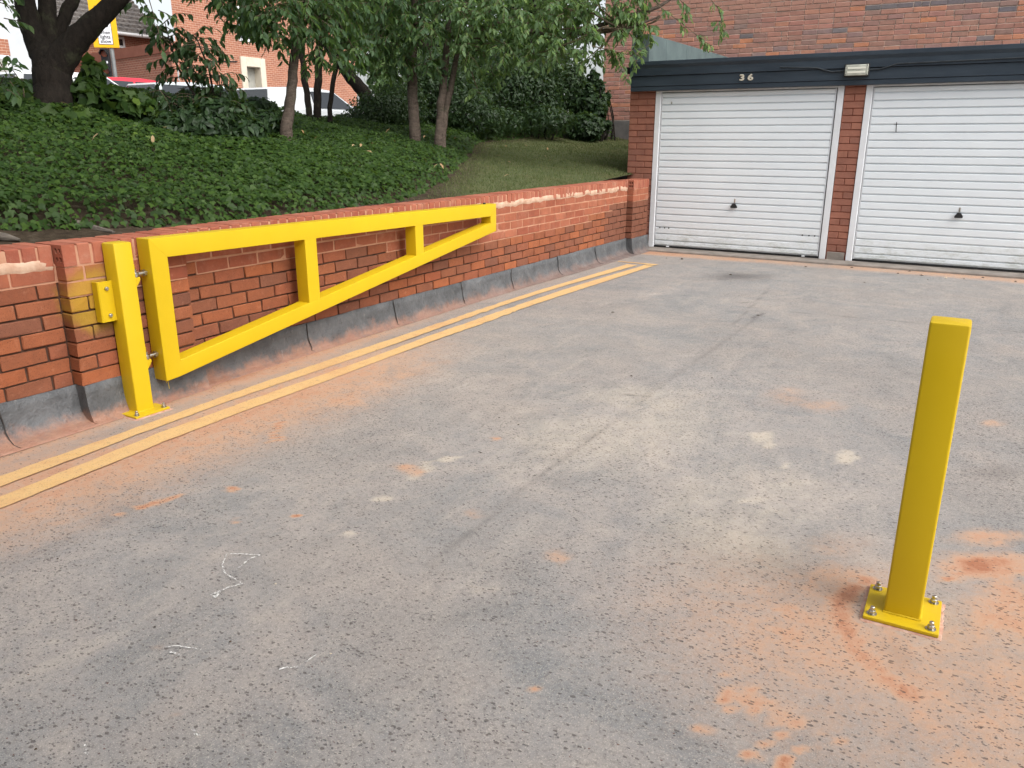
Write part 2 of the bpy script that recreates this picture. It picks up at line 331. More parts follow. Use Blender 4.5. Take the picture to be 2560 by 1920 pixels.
A(dark, blob(*cr_(820, 800), 60, 20), 0.25); A(dark, blob(*cb(1560, 700), 25, 60, -0.6), 0.2)
chip = np.clip(chip * np.clip(1.15 - 1.3 * wd - 0.5 * org, 0, 1) * np.clip((X - 0.62) / 0.3, 0.08, 1), 0, 1)
nxg, nyg = len(gx), len(gy); idx = np.arange(nxg * nyg).reshape(nxg, nyg)
F = np.stack([idx[:-1, :-1], idx[1:, :-1], idx[1:, 1:], idx[:-1, 1:]], -1).reshape(-1, 4)
Z = 0.006 * (vnoise(X, Y, 1.1, 2, 8) - 0.5) - 0.002
me = raw_mesh('yard', np.stack([X, Y, Z], 1), F, smoothed=True)
ca = me.color_attributes.new('stain', 'FLOAT_COLOR', 'POINT')
ca.data.foreach_set('color', np.stack([org, pale, dark, chip], 1).astype(np.float32).ravel())

def asphalt():
    k = NM('asphalt', 0.85, 0.25)
    nd = k.n('ShaderNodeAttribute', attribute_name='stain'); sc = k.n('ShaderNodeSeparateColor'); k.l(nd.outputs['Color'], sc.inputs[0])
    o, p, d = sc.outputs[0], sc.outputs[1], sc.outputs[2]; ch = nd.outputs['Alpha']
    big = k.noise(0.9, 5, 0.6); mid = k.noise(5, 6, 0.65, dist=0.4); fine = k.noise(70, 5, 0.75); grit = k.noise(260, 3, 0.7)
    mo = k.noise(2.1, 10, 0.68, dist=0.9)
    c = k.ramp(mo, (0.33, srgb(120, 122, 123)), (0.45, srgb(135, 134, 133)), (0.54, srgb(144, 140, 137)), (0.68, srgb(160, 152, 145)))
    c = k.mix(k.math('MULTIPLY', k.sm(big, 0.40, 0.66), 0.35), c, srgb(150, 138, 128))
    st = k.noise(1.0, 8, 0.72, sc=(7.0, 1.5, 1), dist=0.5)
    c = k.mix(k.math('MULTIPLY', k.sm(st, 0.52, 0.70), 0.38), c, srgb(172, 164, 154))
    c = k.mix(k.math('MULTIPLY', k.sm(k.noise(11, 8, 0.78, dist=0.6), 0.45, 0.70), 0.38), c, srgb(166, 158, 149))
    c = k.mix(k.math('MULTIPLY', k.sm(fine, 0.46, 0.70), 0.58), c, srgb(90, 87, 85))
    c = k.mix(k.math('MULTIPLY', k.sm(grit, 0.53, 0.66), 0.66), c, srgb(188, 181, 171))
    # pale stains, broken up
    pn = k.math('ADD', k.math('MULTIPLY', k.noise(9, 8, 0.72, dist=1.2), 0.75), k.math('MULTIPLY', k.noise(55, 4, 0.7), 0.5))
    pm = k.sm(k.math('SUBTRACT', p, pn), -0.42, 0.30)
    wash = k.math('MULTIPLY', p, k.math('ADD', 0.12, k.math('MULTIPLY', k.sm(k.noise(4, 9, 0.75, sc=(1.6, 0.9, 1), dist=1.0), 0.40, 0.66), 1.0)), clamp=True)
    c = k.mix(k.math('MULTIPLY', wash, 0.72, clamp=True), c, srgb(184, 174, 166))
    pm = k.math('MULTIPLY', k.math('MULTIPLY', pm, k.sm(p, 0.25, 0.7)), 0.46); c = k.mix(pm, c, srgb(208, 194, 172))
    # brick dust: pale wash to strong rust
    on = k.math('ADD', k.math('MULTIPLY', k.noise(13, 8, 0.72, dist=0.9), 0.9), k.math('MULTIPLY', k.noise(70, 4, 0.7), 0.4))
    om = k.math('MULTIPLY', o, k.math('ADD', 0.78, k.math('MULTIPLY', k.sm(on, 0.42, 0.92), 0.80)), clamp=True)
    oc = k.ramp(om, (0.0, srgb(172, 148, 130)), (0.4, srgb(190, 152, 124)), (0.64, srgb(184, 132, 100)), (1.0, srgb(164, 102, 68)))
    c = k.mix(k.math('MULTIPLY', k.sm(om, 0.02, 0.5), 0.85), c, oc)
    dm = k.math('MULTIPLY', d, k.math('ADD', 0.4, k.noise(30, 4, 0.7)), clamp=True); c = k.mix(dm, c, srgb(70, 67, 66))
    # chippings: individual dark stones
    hs = []
    for scl, thr in ((74, 0.66), (125, 0.68)):
        v = k.n('ShaderNodeTexVoronoi'); v.inputs['Scale'].default_value = scl; v.inputs['Randomness'].default_value = 1.0
        wv = k.n('ShaderNodeVectorMath', operation='ADD'); nz = k.n('ShaderNodeTexNoise'); nz.inputs['Scale'].default_value = 90
        k.l(k.co(), nz.inputs['Vector']); sv = k.n('ShaderNodeVectorMath', operation='SCALE'); k.l(nz.outputs['Color'], sv.inputs[0]); sv.inputs['Scale'].default_value = 0.010
        mp = k.n('ShaderNodeMapping'); mp.inputs['Scale'].default_value = (0.72, 1.15, 0.0); mp.inputs['Rotation'].default_value = (0, 0, scl); k.l(k.co(), mp.inputs[0])
        k.l(mp.outputs[0], wv.inputs[0]); k.l(sv.outputs[0], wv.inputs[1]); k.l(wv.outputs[0], v.inputs['Vector'])
        s3 = k.n('ShaderNodeSeparateColor'); k.l(v.outputs['Color'], s3.inputs[0])
        live = k.math('GREATER_THAN', k.math('ADD', s3.outputs[0], k.math('MULTIPLY', ch, 0.46)), thr + 0.18)
        size = k.math('MULTIPLY', live, k.math('ADD', 0.16, k.math('MULTIPLY', s3.outputs[1], 0.24)))
        ed = k.math('SUBTRACT', size, v.outputs['Distance']); msk = k.sm(ed, 0.0, 0.05); hs.append(msk)
        cc = k.ramp(s3.outputs[2], (0.0, srgb(58, 54, 54)), (0.55, srgb(80, 72, 70)), (0.8, srgb(62, 66, 70)), (0.95, srgb(100, 66, 56)))
        c = k.mix(k.math('MULTIPLY', msk, k.math('ADD', 0.48, k.math('MULTIPLY', s3.outputs[2], 0.40))), c, cc)
    h = k.math('ADD', k.math('MULTIPLY', fine, 0.5), k.math('SUBTRACT', k.math('MULTIPLY', grit, 0.5), k.math('MULTIPLY', hs[0], 0.5)))
    return k.out(c, k.ramp(mid, (0.3, 0.62), (0.7, 0.88)), k.bump(h, 0.75, 0.005))
M['asphalt'] = asphalt()
yard = tag(link('yard', me, M['asphalt']), 'grey asphalt yard stained with orange brick dust', None, None, 'structure')

# painted double yellow line, worn
def line_mat():
    k = NM('yellow_line_paint', 0.8, 0.25)
    c = k.ramp(k.noise(7, 6, 0.7), (0.3, srgb(204, 166, 110)), (0.5, srgb(208, 174, 122)), (0.72, srgb(196, 154, 108)))
    c = k.mix(k.math('MULTIPLY', k.sm(k.noise(60, 5, 0.75), 0.56, 0.72), 0.5), c, srgb(164, 138, 108))
    c = k.mix(k.math('MULTIPLY', k.sm(k.noise(1.6, 4, 0.6), 0.5, 0.72), 0.45), c, srgb(188, 140, 106))
    c = k.mix(k.math('MULTIPLY', k.sm(k.noise(38, 8, 0.8, dist=0.5), 0.56, 0.66), 0.55), c, srgb(150, 134, 120))
    c = k.mix(k.math('MULTIPLY', k.sm(k.noise(180, 3, 0.7), 0.58, 0.68), 0.5), c, srgb(140, 122, 104))
    k.out(c, None, k.bump(k.noise(120, 4), 0.4, 0.003))
    w = k.math('MAXIMUM', k.sm(k.noise(26, 9, 0.8, dist=0.6), 0.60, 0.66), k.sm(k.noise(150, 4, 0.75), 0.60, 0.66))
    tr = k.n('ShaderNodeBsdfTransparent'); mx = k.n('ShaderNodeMixShader'); k.l(k.math('MULTIPLY', w, 0.8), mx.inputs[0]); k.l(k.b.outputs[0], mx.inputs[1]); k.l(tr.outputs[0], mx.inputs[2]); k.l(mx.outputs[0], k.t.nodes['Material Output'].inputs[0]); return k.m
M['line'] = line_mat()
i1 = [(0.374, 1.2), (0.374, 1.585), (0.34, 2.3), (0.307, 2.886), (0.289, 3.4), (0.277, 3.969), (0.276, 4.5), (0.264, 5.307), (0.258, 5.9), (0.266, 6.6), (0.294, 7.182), (0.356, 8.55)]
i2 = [(0.475, 1.2), (0.475, 1.531), (0.42, 2.2), (0.390, 2.818), (0.387, 3.3), (0.387, 3.9), (0.372, 4.5), (0.345, 5.2), (0.335, 5.8), (0.34, 6.4), (0.366, 7.042), (0.472, 8.56)]
o1 = [(0.586, 1.2), (0.586, 1.472), (0.505, 2.269), (0.488, 2.8), (0.485, 3.4), (0.482, 3.9), (0.455, 4.5), (0.450, 5.245), (0.447, 5.9), (0.452, 6.5), (0.460, 6.9), (0.552, 8.60)]
o2 = [(0.685, 1.2), (0.685, 1.42), (0.612, 2.23), (0.590, 2.8), (0.585, 3.3), (0.570, 3.8), (0.556, 4.4), (0.560, 5.08), (0.546, 5.8), (0.560, 6.4), (0.580, 6.9), (0.648, 8.60)]
def stripe(pa, pb, z=0.003):
    A_ = np.array(pa); B_ = np.array(pb); yy = np.arange(1.2, min(A_[-1, 1], B_[-1, 1]), 0.025); V = []
    for j, y in enumerate(yy):
        for q, sgn in ((A_, 1), (B_, -1)):
            x = np.interp(y, q[:, 1], q[:, 0])
            e = 0.007 * (vnoise(np.array([y]), np.array([sgn * 3.3]), 14, 4, 4)[0] - 0.5) * (1 + 2.2 * math.exp(-((y - 5.45) / 0.5) ** 2))
            V.append((x + e * 2 - sgn * 0.006, y, z))
    n = len(yy); Fq = np.array([(2 * j, 2 * j + 1, 2 * j + 3, 2 * j + 2) for j in range(n - 1)])
    return raw_mesh('yellow_line', np.array(V), Fq)
for pa, pb in ((i1, i2), (o1, o2)): link('yellow_line', stripe(pa, pb), M['line'], yard)
link('yellow_line', raw_mesh('yellow_line', np.array([(0.17, 8.70, .003), (0.665, 8.70, .003), (0.648, 8.602, .003), (0.552, 8.602, .003), (0.50, 8.64, .003), (0.17, 8.655, .003)]), np.array([(0, 5, 4, 1), (1, 4, 3, 2)])), M['line'], yard)

# chalk scribbles
def chalk_mat():
    k = NM('chalk', 0.95, 0.1); k.out((0.74, 0.73, 0.70, 1))
    tr = k.n('ShaderNodeBsdfTransparent'); mx = k.n('ShaderNodeMixShader'); k.l(k.sm(k.noise(110, 4, 0.8), 0.40, 0.60), mx.inputs[0])
    k.l(tr.outputs[0], mx.inputs[1]); k.l(k.b.outputs[0], mx.inputs[2]); k.l(mx.outputs[0], k.t.nodes['Material Output'].inputs[0]); return k.m
M['chalk'] = chalk_mat()
def chalk(pts, w):
    P = np.array([gnd(*p)[:2] for p in pts]); P2 = []
    for a, b in zip(P[:-1], P[1:]):
        for t in np.linspace(0, 1, 7)[:-1]: P2.append(a + (b - a) * t + RNG.normal(0, 0.0012, 2))
    P2.append(P[-1]); P2 = np.array(P2); V = []
    for i in range(len(P2)):
        d = P2[min(i + 1, len(P2) - 1)] - P2[max(i - 1, 0)]; d /= np.linalg.norm(d) + 1e-9; nn = np.array([-d[1], d[0]]); ww = w * RNG.uniform(0.6, 1.3)
        ww *= 0.75; V += [(*(P2[i] + nn * ww), 0.0042), (*(P2[i] - nn * ww), 0.0042)]
    link('chalk_mark', raw_mesh('chalk_mark', np.array(V), np.array([(2 * j, 2 * j + 1, 2 * j + 3, 2 * j + 2) for j in range(len(P2) - 1)])), M['chalk'], yard)
chalk([cl(1435, 418), cl(1350, 414), cl(1260, 412), cl(1238, 450), cl(1230, 480), cl(1245, 520), cl(1290, 548), cl(1340, 577), cl(1260, 600), cl(1180, 640)], 0.003)
chalk([cl(1440, 420), cl(1380, 440), cl(1310, 500)], 0.0035); chalk([cl(1230, 615), cl(1200, 625), cl(1170, 640), cl(1195, 655), cl(1220, 618)], 0.005)
chalk([cl(920, 930), cl(980, 922), cl(1050, 932), cl(1115, 942)], 0.003); chalk([cl(940, 958), cl(1000, 975)], 0.004); chalk([cl(1550, 1052), cl(1600, 1042), cl(1650, 1040)], 0.005); chalk([cl(1690, 1015), cl(1720, 990), cl(1752, 972)], 0.003)
chalk([cl(1065, 1375), cl(1080, 1410), cl(1105, 1418)], 0.003); chalk([cl(472, 1470), cl(480, 1530)], 0.004)

# loose bits: twigs, stones, dead leaves
dm = MB()
def bit(px, py, s, el=1.0):
    s *= 0.62
    p = gnd(px, py); a = RNG.uniform(0, 3.14); c_, s_ = math.cos(a), math.sin(a); n = 6; vs = []
    for k in range(n):
        th = 2 * math.pi * k / n; r = s * RNG.uniform(0.7, 1.2); x, y = r * el * math.cos(th), r * math.sin(th)
        vs.append((p[0] + c_ * x - s_ * y, p[1] + s_ * x + c_ * y, 0.003))
    vs.append((p[0], p[1], 0.003 + s * 0.7)); dm.add(vs, [(i, (i + 1) % n, n) for i in range(n)])
for a, b, s in ((1955, 363, .006), (1985, 360, .003), (1275, 897, .006), (857, 815, .005), (320, 438, .006), (1495, 720, .002), (200, 1492, .006)): bit(*cl(a, b), s)
for a, b, s, e in ((605, 970, .006, 4), (700, 795, .008, 1), (660, 855, .005, 1), (797, 830, .007, 1.4), (1365, 585, .009, 2), (1770, 595, .008, 1.5), (1205, 1108, .006, 2), (850, 1085, .004, 2), (1270, 265, .012, 3), (2000, 280, .012, 3), (405, 668, .007, 1), (620, 1172, .005, 1.6), (430, 1070, .005, 1.6)): bit(*cu(a, b), s, e)
for a, b, s, e in ((320, 195, .03, 2), (590, 282, .02, 1.5), (1005, 238, .02, 2), (1260, 242, .02, 2), (1515, 275, .02, 1), (1580, 262, .02, 2), (1645, 285, .018, 2), (1330, 325, .012, 2), (2165, 320, .02, 1.5), (1985, 298, .02, 1.6), (1880, 305, .015, 1), (235, 190, .015, 1), (1680, 310, .012, 1.5)): bit(1560 + a / 2.212, 560 + b / 2.212, s, e)
M['debris'] = plain('debris', (0.03, 0.022, 0.016, 1), (0.09, 0.055, 0.035, 1), 30, 0.9)
tag(dm.build('ground_debris', M['debris']), 'scattered twigs, stones and dead leaves on the asphalt', 'debris', None, 'stuff')
db = MB(); pebble = []
for (px, py, s) in ((cl(1525, 577) + (0.007,)), (cl(1830, 965) + (0.005,)), (1560 + 712 / 2.212, 560 + 247 / 2.212, 0.014), (1560 + 932 / 2.212, 560 + 236 / 2.212, 0.010), (1560 + 1780 / 2.212, 560 + 300 / 2.212, 0.03)):
    dm = db; bit(px, py, s)
tag(db.build('pale_pebbles', plain('pebble', srgb(214, 206, 190), srgb(190, 170, 140), 20, 0.9)), 'few small pale stones lying loose on the asphalt', 'pebbles', None, 'stuff')

# ------------------------------------------------------------------ retaining wall
wall = empty('retaining_wall', (0, 5, 0)); wall.location = (0, 0, 0)
tag(wall, 'low red brick retaining wall with new brick-on-edge coping and grey flashing', 'wall')
def brick_mesh(l, d, h, jit, seed, bev=0.0035):
    r = random.Random(seed); b = MB().box(-d, 0, -l / 2, l / 2, -h / 2, h / 2); me = b.mesh('brick'); bm = bmesh.new(); bm.from_mesh(me)
    bmesh.ops.bevel(bm, geom=list(bm.edges), offset=bev, segments=1, affect='EDGES')
    for v in bm.verts:
        v.co += Vector((r.uniform(-jit, jit), r.uniform(-jit, jit), r.uniform(-jit, jit)))
    bm.to_mesh(me); bm.free(); return me
FULL = [brick_mesh(0.2160, 0.10, 0.065, 0.0024, i) for i in range(6)]
HALF = [brick_mesh(0.1030, 0.10, 0.065, 0.0016, 20 + i) for i in range(4)]
_cache = {}
def variants(l, d, h, mat, jit=0.0026, bev=0.0035, nv=6):
    key = (round(l, 3), d, h, mat.name)
    if key not in _cache:
        _cache[key] = []
        for i in range(nv):
            me = brick_mesh(l, d, h, jit, 31 * i + int(l * 1000), bev); me.materials.append(mat); _cache[key].append(me)
    return _cache[key]
def new_limit(y):          # how many top courses have been rebuilt in new brick
    for lim, k in ((2.18, 0), (2.98, 0), (4.67, 1), (5.30, 2), (8.29, 3), (8.86, 2), (99, 1)):
        if y < lim: return k
PITCH = 0.2265
bricks = []                # (show size, name, mesh, loc)
def put_brick(l, mat, x, y, z, proud=0.0, name='brick', d=0.10, h=0.065):
    v = variants(l, d, h, mat); me = v[random.randrange(len(v))]
    loc = (x + random.uniform(-0.0016, 0.0016) + proud, y, z + random.uniform(-0.0008, 0.0008))
    q = Vector(loc) - Vector(CAM); dep = q.dot(Vector(CF)); bricks.append((l * h / max(dep, .2) ** 2 if dep > 0.3 else 0, name, me, loc, mat))
def course(y0, y1, k, x, mats, phase):
    z = 0.79 - 0.0375 - 0.075 * k; y = 3.097 + (0 if k % 2 == phase else PITCH / 2)
    y -= math.ceil((y - y0) / PITCH) * PITCH
    while y < y1 - 0.02:
        a, b = max(y, y0), min(y + PITCH, y1)
        if b - a > 0.04: put_brick(round(b - a - 0.0105, 3), mats(0.5 * (a + b), k), x, 0.5 * (a + b), z)
        y += PITCH
mw = lambda y, k: M['brick_new'] if k <= new_limit(y) else M['brick_old']
for k in range(8):
    course(0.55, 2.18, k, 0.0, mw, 0); course(2.875, 9.29, k, 0.0, mw, 0)
mp_ = lambda y, k: M['brick_new'] if k <= 1 else M['brick_old']
for k in range(8):
    z = 0.79 - 0.0375 - 0.075 * k
    for (py0, py1, px_) in ((2.18, 2.875, 0.068), (9.29, 9.80, 0.075)):
        w = py1 - py0
        cuts = ([0.2165, 0.449] if k % 2 else [0.103, 0.335, 0.567]) if w > 0.6 else ([0.2265, 0.4] if k % 2 else [0.113, 0.3395])
        cuts = [0] + [c for c in cuts if c < w - 0.04] + [w]
        for a, b in zip(cuts[:-1], cuts[1:]): put_brick(round(b - a - 0.0105, 3), mp_(0, k), px_, py0 + 0.5 * (a + b), z, d=0.102)
# coping: brick on edge
cop = []
def coping(y0, y1, xf):
    n = int(round((y1 - y0) / 0.0752)); p = (y1 - y0) / n
    for i in range(n):
        yc = y0 + (i + 0.5) * p
        l = 0.065 + random.uniform(-0.003, 0.002)
        v = variants(0.065, 0.215, 0.1025, M['brick_coping'], 0.0018, 0.004); me = v[random.randrange(len(v))]
        cop.append((me, (xf + random.uniform(-0.003, 0.003), yc, 0.842 + random.uniform(-0.0012, 0.0012)), i == 0 and xf > 0.03))
coping(0.55, 2.18, 0.002); coping(2.18, 2.875, 0.069); coping(2.875, 9.29, 0.002); coping(9.29, 9.80, 0.076)
# a perforated brick shows its holes at the near end of each pier
def cored():
    b = MB(); d, w, h = 0.215, 0.0325, 0.05125; xs = [-d, -0.060, -0.042, -0.031, -0.013, 0]; zs = [-h, -0.032, -0.008, 0.008, 0.034, h]; hole = {(1, 1), (1, 3), (3, 1), (3, 3)}
    b.add([(-d, w, -h), (0, w, -h), (0, w, h), (-d, w, h), (-d, -w, -h), (0, -w, -h), (0, -w, h), (-d, -w, h)], [(0, 1, 2, 3), (0, 4, 5, 1), (1, 5, 6, 2), (2, 6, 7, 3), (3, 7, 4, 0)])
    for i in range(5):
        for j in range(5):
            x0, x1, z0, z1 = xs[i], xs[i + 1], zs[j], zs[j + 1]
            if (i, j) in hole:
                q = []; n = 8; dy = 0.045
                for k in range(n):
                    th = 2 * math.pi * k / n + math.pi / 8; q.append((0.5 * (x0 + x1) + 0.62 * (x1 - x0) * max(-.8, min(.8, math.cos(th))), 0.5 * (z0 + z1) + 0.62 * (z1 - z0) * max(-.8, min(.8, math.sin(th)))))
                b.add([(x, -w, z) for x, z in q] + [(x, -w + dy, z) for x, z in q], [(k, (k + 1) % n, n + (k + 1) % n, n + k) for k in range(n)] + [tuple(range(n, 2 * n))])
            else: b.add([(x0, -w, z0), (x1, -w, z0), (x1, -w, z1), (x0, -w, z1)], [(0, 1, 2, 3)])
    me = bpy.data.meshes.new('cored_brick'); me.from_pydata(b.v, [], b.f); me.update(); me.materials.append(M['brick_coping']); return me
CORED = cored()
for me_, loc, core in cop:
    o = link('coping_brick', CORED if core else me_, None, wall); o.location = loc
bricks.sort(key=lambda t: -t[0])
def place_bricks(lst, parent, limit=300):
    for s, name, me_, loc, mt in lst[:limit]:
        o = link(name, me_, None, parent); o.location = loc
    rest = lst[limit:]
    if not rest: return
    bm = bmesh.new(); mats = []
    for s, name, me_, loc, mt in rest:
        n0 = len(bm.faces); bm.from_mesh(me_); bm.verts.ensure_lookup_table(); bm.faces.ensure_lookup_table()
        if mt not in mats: mats.append(mt)
        vs = set()
        for f in bm.faces[n0:]:
            f.material_index = mats.index(mt)
            for v in f.verts: vs.add(v)
        bmesh.ops.translate(bm, vec=Vector(loc), verts=list(vs))
    me2 = bpy.data.meshes.new('brick'); bm.to_mesh(me2); bm.free()
    for mt in mats: me2.materials.append(mt)
    o = link('brick_remainder', me2, None, parent); o['kind'] = 'stuff'
place_bricks(bricks, wall)
# mortar: dark recessed behind the old work, pale and flush behind the new
b = MB().box(-0.21, -0.011, 0.55, 9.96, -0.3, 0.792).box(-0.02, 0.058, 2.196, 2.859, 0.0, 0.64).box(-0.02, 0.064, 9.306, 9.79, 0.0, 0.64)
b.build('mortar_core', M['mortar_old'], wall)
b = MB(); ys = [0.55, 2.18, 2.98, 4.67, 5.30, 8.29, 8.86, 9.29]
for a, c in zip(ys[:-1], ys[1:]):
    k = new_limit(0.5 * (a + c)); b.box(-0.05, -0.0035, a + 0.0005, c - 0.0005, 0.79 - 0.075 * (k + 1) - 0.004, 0.8)
b.box(-0.03, 0.0645, 2.190, 2.865, 0.638, 0.80).box(-0.03, 0.0715, 9.300, 9.792, 0.638, 0.80)
b.box(-0.208, -0.0015, 0.55, 2.179, 0.7925, 0.886).box(-0.14, 0.0655, 2.222, 2.866, 0.7925, 0.886).box(-0.208, -0.0015, 2.879, 9.288, 0.7925, 0.886).box(-0.135, 0.0725, 9.335, 9.793, 0.7925, 0.886)
b.build('mortar', M['mortar_new'], wall)
# haunched mortar fillet below the coping
def fillet(y0, y1):
    yy = np.arange(y0, y1, 0.03); V = []
    for y in yy:
        e = (vnoise(np.array([y]), np.array([1.0]), 9, 4, 5)[0] - 0.5) * 0.034
        for x, z in ((0.0005, 0.831 + e), (0.003, 0.828 + e), (0.0045, 0.810 + e * 0.5), (0.004, 0.790 + e * .8), (-0.002, 0.778 + e * 1.4)): V.append((x, y, z))
    n = len(yy); Fq = [(i * 5 + j, i * 5 + j + 1, i * 5 + 5 + j + 1, i * 5 + 5 + j) for i in range(n - 1) for j in range(4)]
    return raw_mesh('mortar_fillet', np.array(V), np.array(Fq), smoothed=True)
M['fillet'] = plain('haunch_mortar', srgb(176, 136, 112), srgb(206, 182, 160), 14, 0.95, 0.1, bump=0.9, bscale=45)
for a, c in ((0.55, 2.19), (2.86, 9.30)): link('mortar_fillet', fillet(a, c), M['fillet'], wall)
# flashing sheets at the foot
def flash_mat():
    k = NM('lead_flashing', 0.5, 0.4)
    c = k.ramp(k.noise(4, 6, 0.7, dist=0.6), (0.3, srgb(68, 70, 72)), (0.5, srgb(88, 90, 92)), (0.7, srgb(106, 108, 110)))
    c = k.mix(k.math('MULTIPLY', k.sm(k.noise(22, 6, 0.75, dist=0.8), 0.55, 0.70), 0.7), c, srgb(50, 47, 48))
    c = k.mix(k.math('MULTIPLY', k.sm(k.noise(40, 5, 0.7, sc=(1, 1, 0.3)), 0.60, 0.75), 0.35), c, srgb(172, 168, 162))
    p = k.sep(k.co()); zz = k.math('ADD', p[2], k.math('MULTIPLY', k.math('SUBTRACT', k.noise(5, 7, 0.75), 0.5), 0.26))
    near = k.math('SUBTRACT', 1.0, k.sm(p[1], 2.2, 8.5))
    amt = k.math('MULTIPLY', k.math('SUBTRACT', 1.0, k.sm(zz, 0.0, 0.09)), k.math('ADD', 0.25, k.math('MULTIPLY', near, 0.5)))
    c = k.mix(amt, c, k.ramp(k.noise(12, 5, 0.7), (0.3, srgb(160, 108, 84)), (0.7, srgb(176, 134, 108))))
    h = k.math('ADD', k.noise(6, 5, 0.65, dist=0.5), k.math('MULTIPLY', k.noise(30, 4, 0.7), 0.5))
    return k.out(c, k.ramp(k.noise(9, 4), (0.3, 0.38), (0.7, 0.68)), k.bump(h, 0.8, 0.02))
M['flash'] = flash_mat(); M['sealant'] = plain('bitumen_sealant', srgb(46, 44, 44), srgb(78, 74, 72), 40, 0.8)
foot = np.array([(1.0, .15), (1.7, .143), (2.15, .145), (2.55, .133), (2.9, .09), (3.1, .075), (3.6, .07), (4.4, .06), (4.85, .075), (5.3, .07), (5.87, .065), (6.74, .07), (7.56, .11), (8.93, .148), (9.4, .16), (9.9, .17)])
def flashing(y0, y1, x0, sd_):
    yy = np.linspace(y0, y1 + 0.012, 22); V = []; m_ = 9
    for i, y in enumerate(yy):
        t = (y - y0) / (y1 - y0); xf = max(np.interp(y, foot[:, 0], foot[:, 1]), x0 + 0.05); lip = 0.006 if t < 0.05 else 0.002
        top = 0.196 + 0.010 * (vnoise(np.array([y]), np.array([sd_ * 1.0]), 6, 3, 6)[0] - 0.5)
        bul = 0.012 * (vnoise(np.array([y]), np.array([sd_ + 9.0]), 4, 2, 7)[0] - 0.3)
        prof = [(x0 + 0.0005, top + 0.001), (x0 + 0.004 + lip, top), (x0 + 0.008 + lip + bul * .4, 0.15), (x0 + 0.012 + lip + bul, 0.10), (x0 + 0.02 + lip + bul, 0.06), (x0 + 0.2 * (xf - x0) + 0.018 + lip, 0.03), (x0 + 0.55 * (xf - x0) + lip, 0.013), (xf - 0.004, 0.008 + lip * .5), (xf + 0.002, 0.0)]
        V += [(x, y, z) for x, z in prof]
    n = len(yy); Fq = [(i * m_ + j, i * m_ + j + 1, (i + 1) * m_ + j + 1, (i + 1) * m_ + j) for i in range(n - 1) for j in range(m_ - 1)]
    return raw_mesh('flashing_sheet', np.array(V), np.array(Fq), smoothed=True)
fl = [0.55, 1.2, 1.804, 2.187, 2.889, 3.79, 4.712, 5.641, 6.477, 7.437, 8.367, 9.283, 9.81]
for i, (a, c) in enumerate(zip(fl[:-1], fl[1:])):
    x0 = 0.069 if abs(a - 2.187) < .01 else (0.077 if a > 9.2 else 0.001)
    fo = link('flashing_sheet', flashing(a, c, x0, i * 2.3), M['flash'], wall)
    if x0 > 0.03:
        pr = [(v.co.x, v.co.z) for v in list(fo.data.vertices)[:9]]
        MB().prism([(0.001, 0.0), (0.001, 0.192)] + pr, a - 0.006, a + 0.001, 1).build('return', M['flash'], fo)
    else:
        pr = [(v.co.x + 0.002, a + RNG.normal(0, .004), v.co.z) for v in list(fo.data.vertices)[1:8]]
        MB().tube(pr, [0.002, .0035, .0022, .003, .002, .0015, .001], 6).build('sealant', M['sealant'], fo, sm=60)
# ------------------------------------------------------------------ steel: gate post, gate, bollard
def anchor(parent, x, y, z, s=1.0):
    """anchor bolt: washer, hexagonal nut, threaded stud"""
    nut = MB().cyl((x, y, z + 0.0025), 0.0105 * s, 0.011 * s, 6).build('nut', M['zinc'], parent, 0.0012)
    MB().cyl((x, y, z), 0.0145 * s, 0.0028, 20).build('washer', M['zinc'], nut)
    MB().cyl((x, y, z + 0.012 * s), 0.0068 * s, 0.013 * s, 12).build('stud', M['zinc'], nut, 0.0014)
    return nut
def sq_post(name, parent, cx, cy, w, z0, z1, rot=0):
    h = w / 2; r = 0.007; pr = []
    for sx, sy, a0 in ((1, 1, 0), (-1, 1, 90), (-1, -1, 180), (1, -1, 270)):
        for k in range(5):
            a = math.radians(a0 + 22.5 * k); pr.append((sx * (h - r) + r * math.cos(a), sy * (h - r) + r * math.sin(a)))
    c_, s_ = math.cos(rot), math.sin(rot); n = len(pr); V = []; 
    rings = [(z0, 0), (z1 - 0.006, 0), (z1 - 0.0018, 0.0018), (z1, 0.006)]
    for z, ins in rings:
        for x, y in pr:
            f = 1 - ins / h; V.append((cx + c_ * x * f - s_ * y * f, cy + s_ * x * f + c_ * y * f, z))
    Fs = [(i * n + j, i * n + (j + 1) % n, (i + 1) * n + (j + 1) % n, (i + 1) * n + j) for i in range(3) for j in range(n)] + [tuple(range(3 * n, 4 * n)), tuple(range(n - 1, -1, -1))]
    b = MB().add(V, Fs); return b.build(name, M['yellow'], parent, sm=35)
def weld(name, parent, cx, cy, w, z, rot=0):
    pts = []; c_, s_ = math.cos(rot), math.sin(rot); h = w / 2
    for sx, sy in ((1, 1), (-1, 1), (-1, -1), (1, -1), (1, 1)): pts.append((cx + c_ * sx * h - s_ * sy * h, cy + s_ * sx * h + c_ * sy * h, z))
    P = []
    for a, c in zip(pts[:-1], pts[1:]):
        for t in np.linspace(0, 1, 12)[:-1]: P.append(np.array(a) * (1 - t) + np.array(c) * t + RNG.normal(0, 0.0004, 3))
    P.append(P[0]); MB().tube(P, 0.0042, 6, False).build(name, M['yellow'], parent, sm=60)
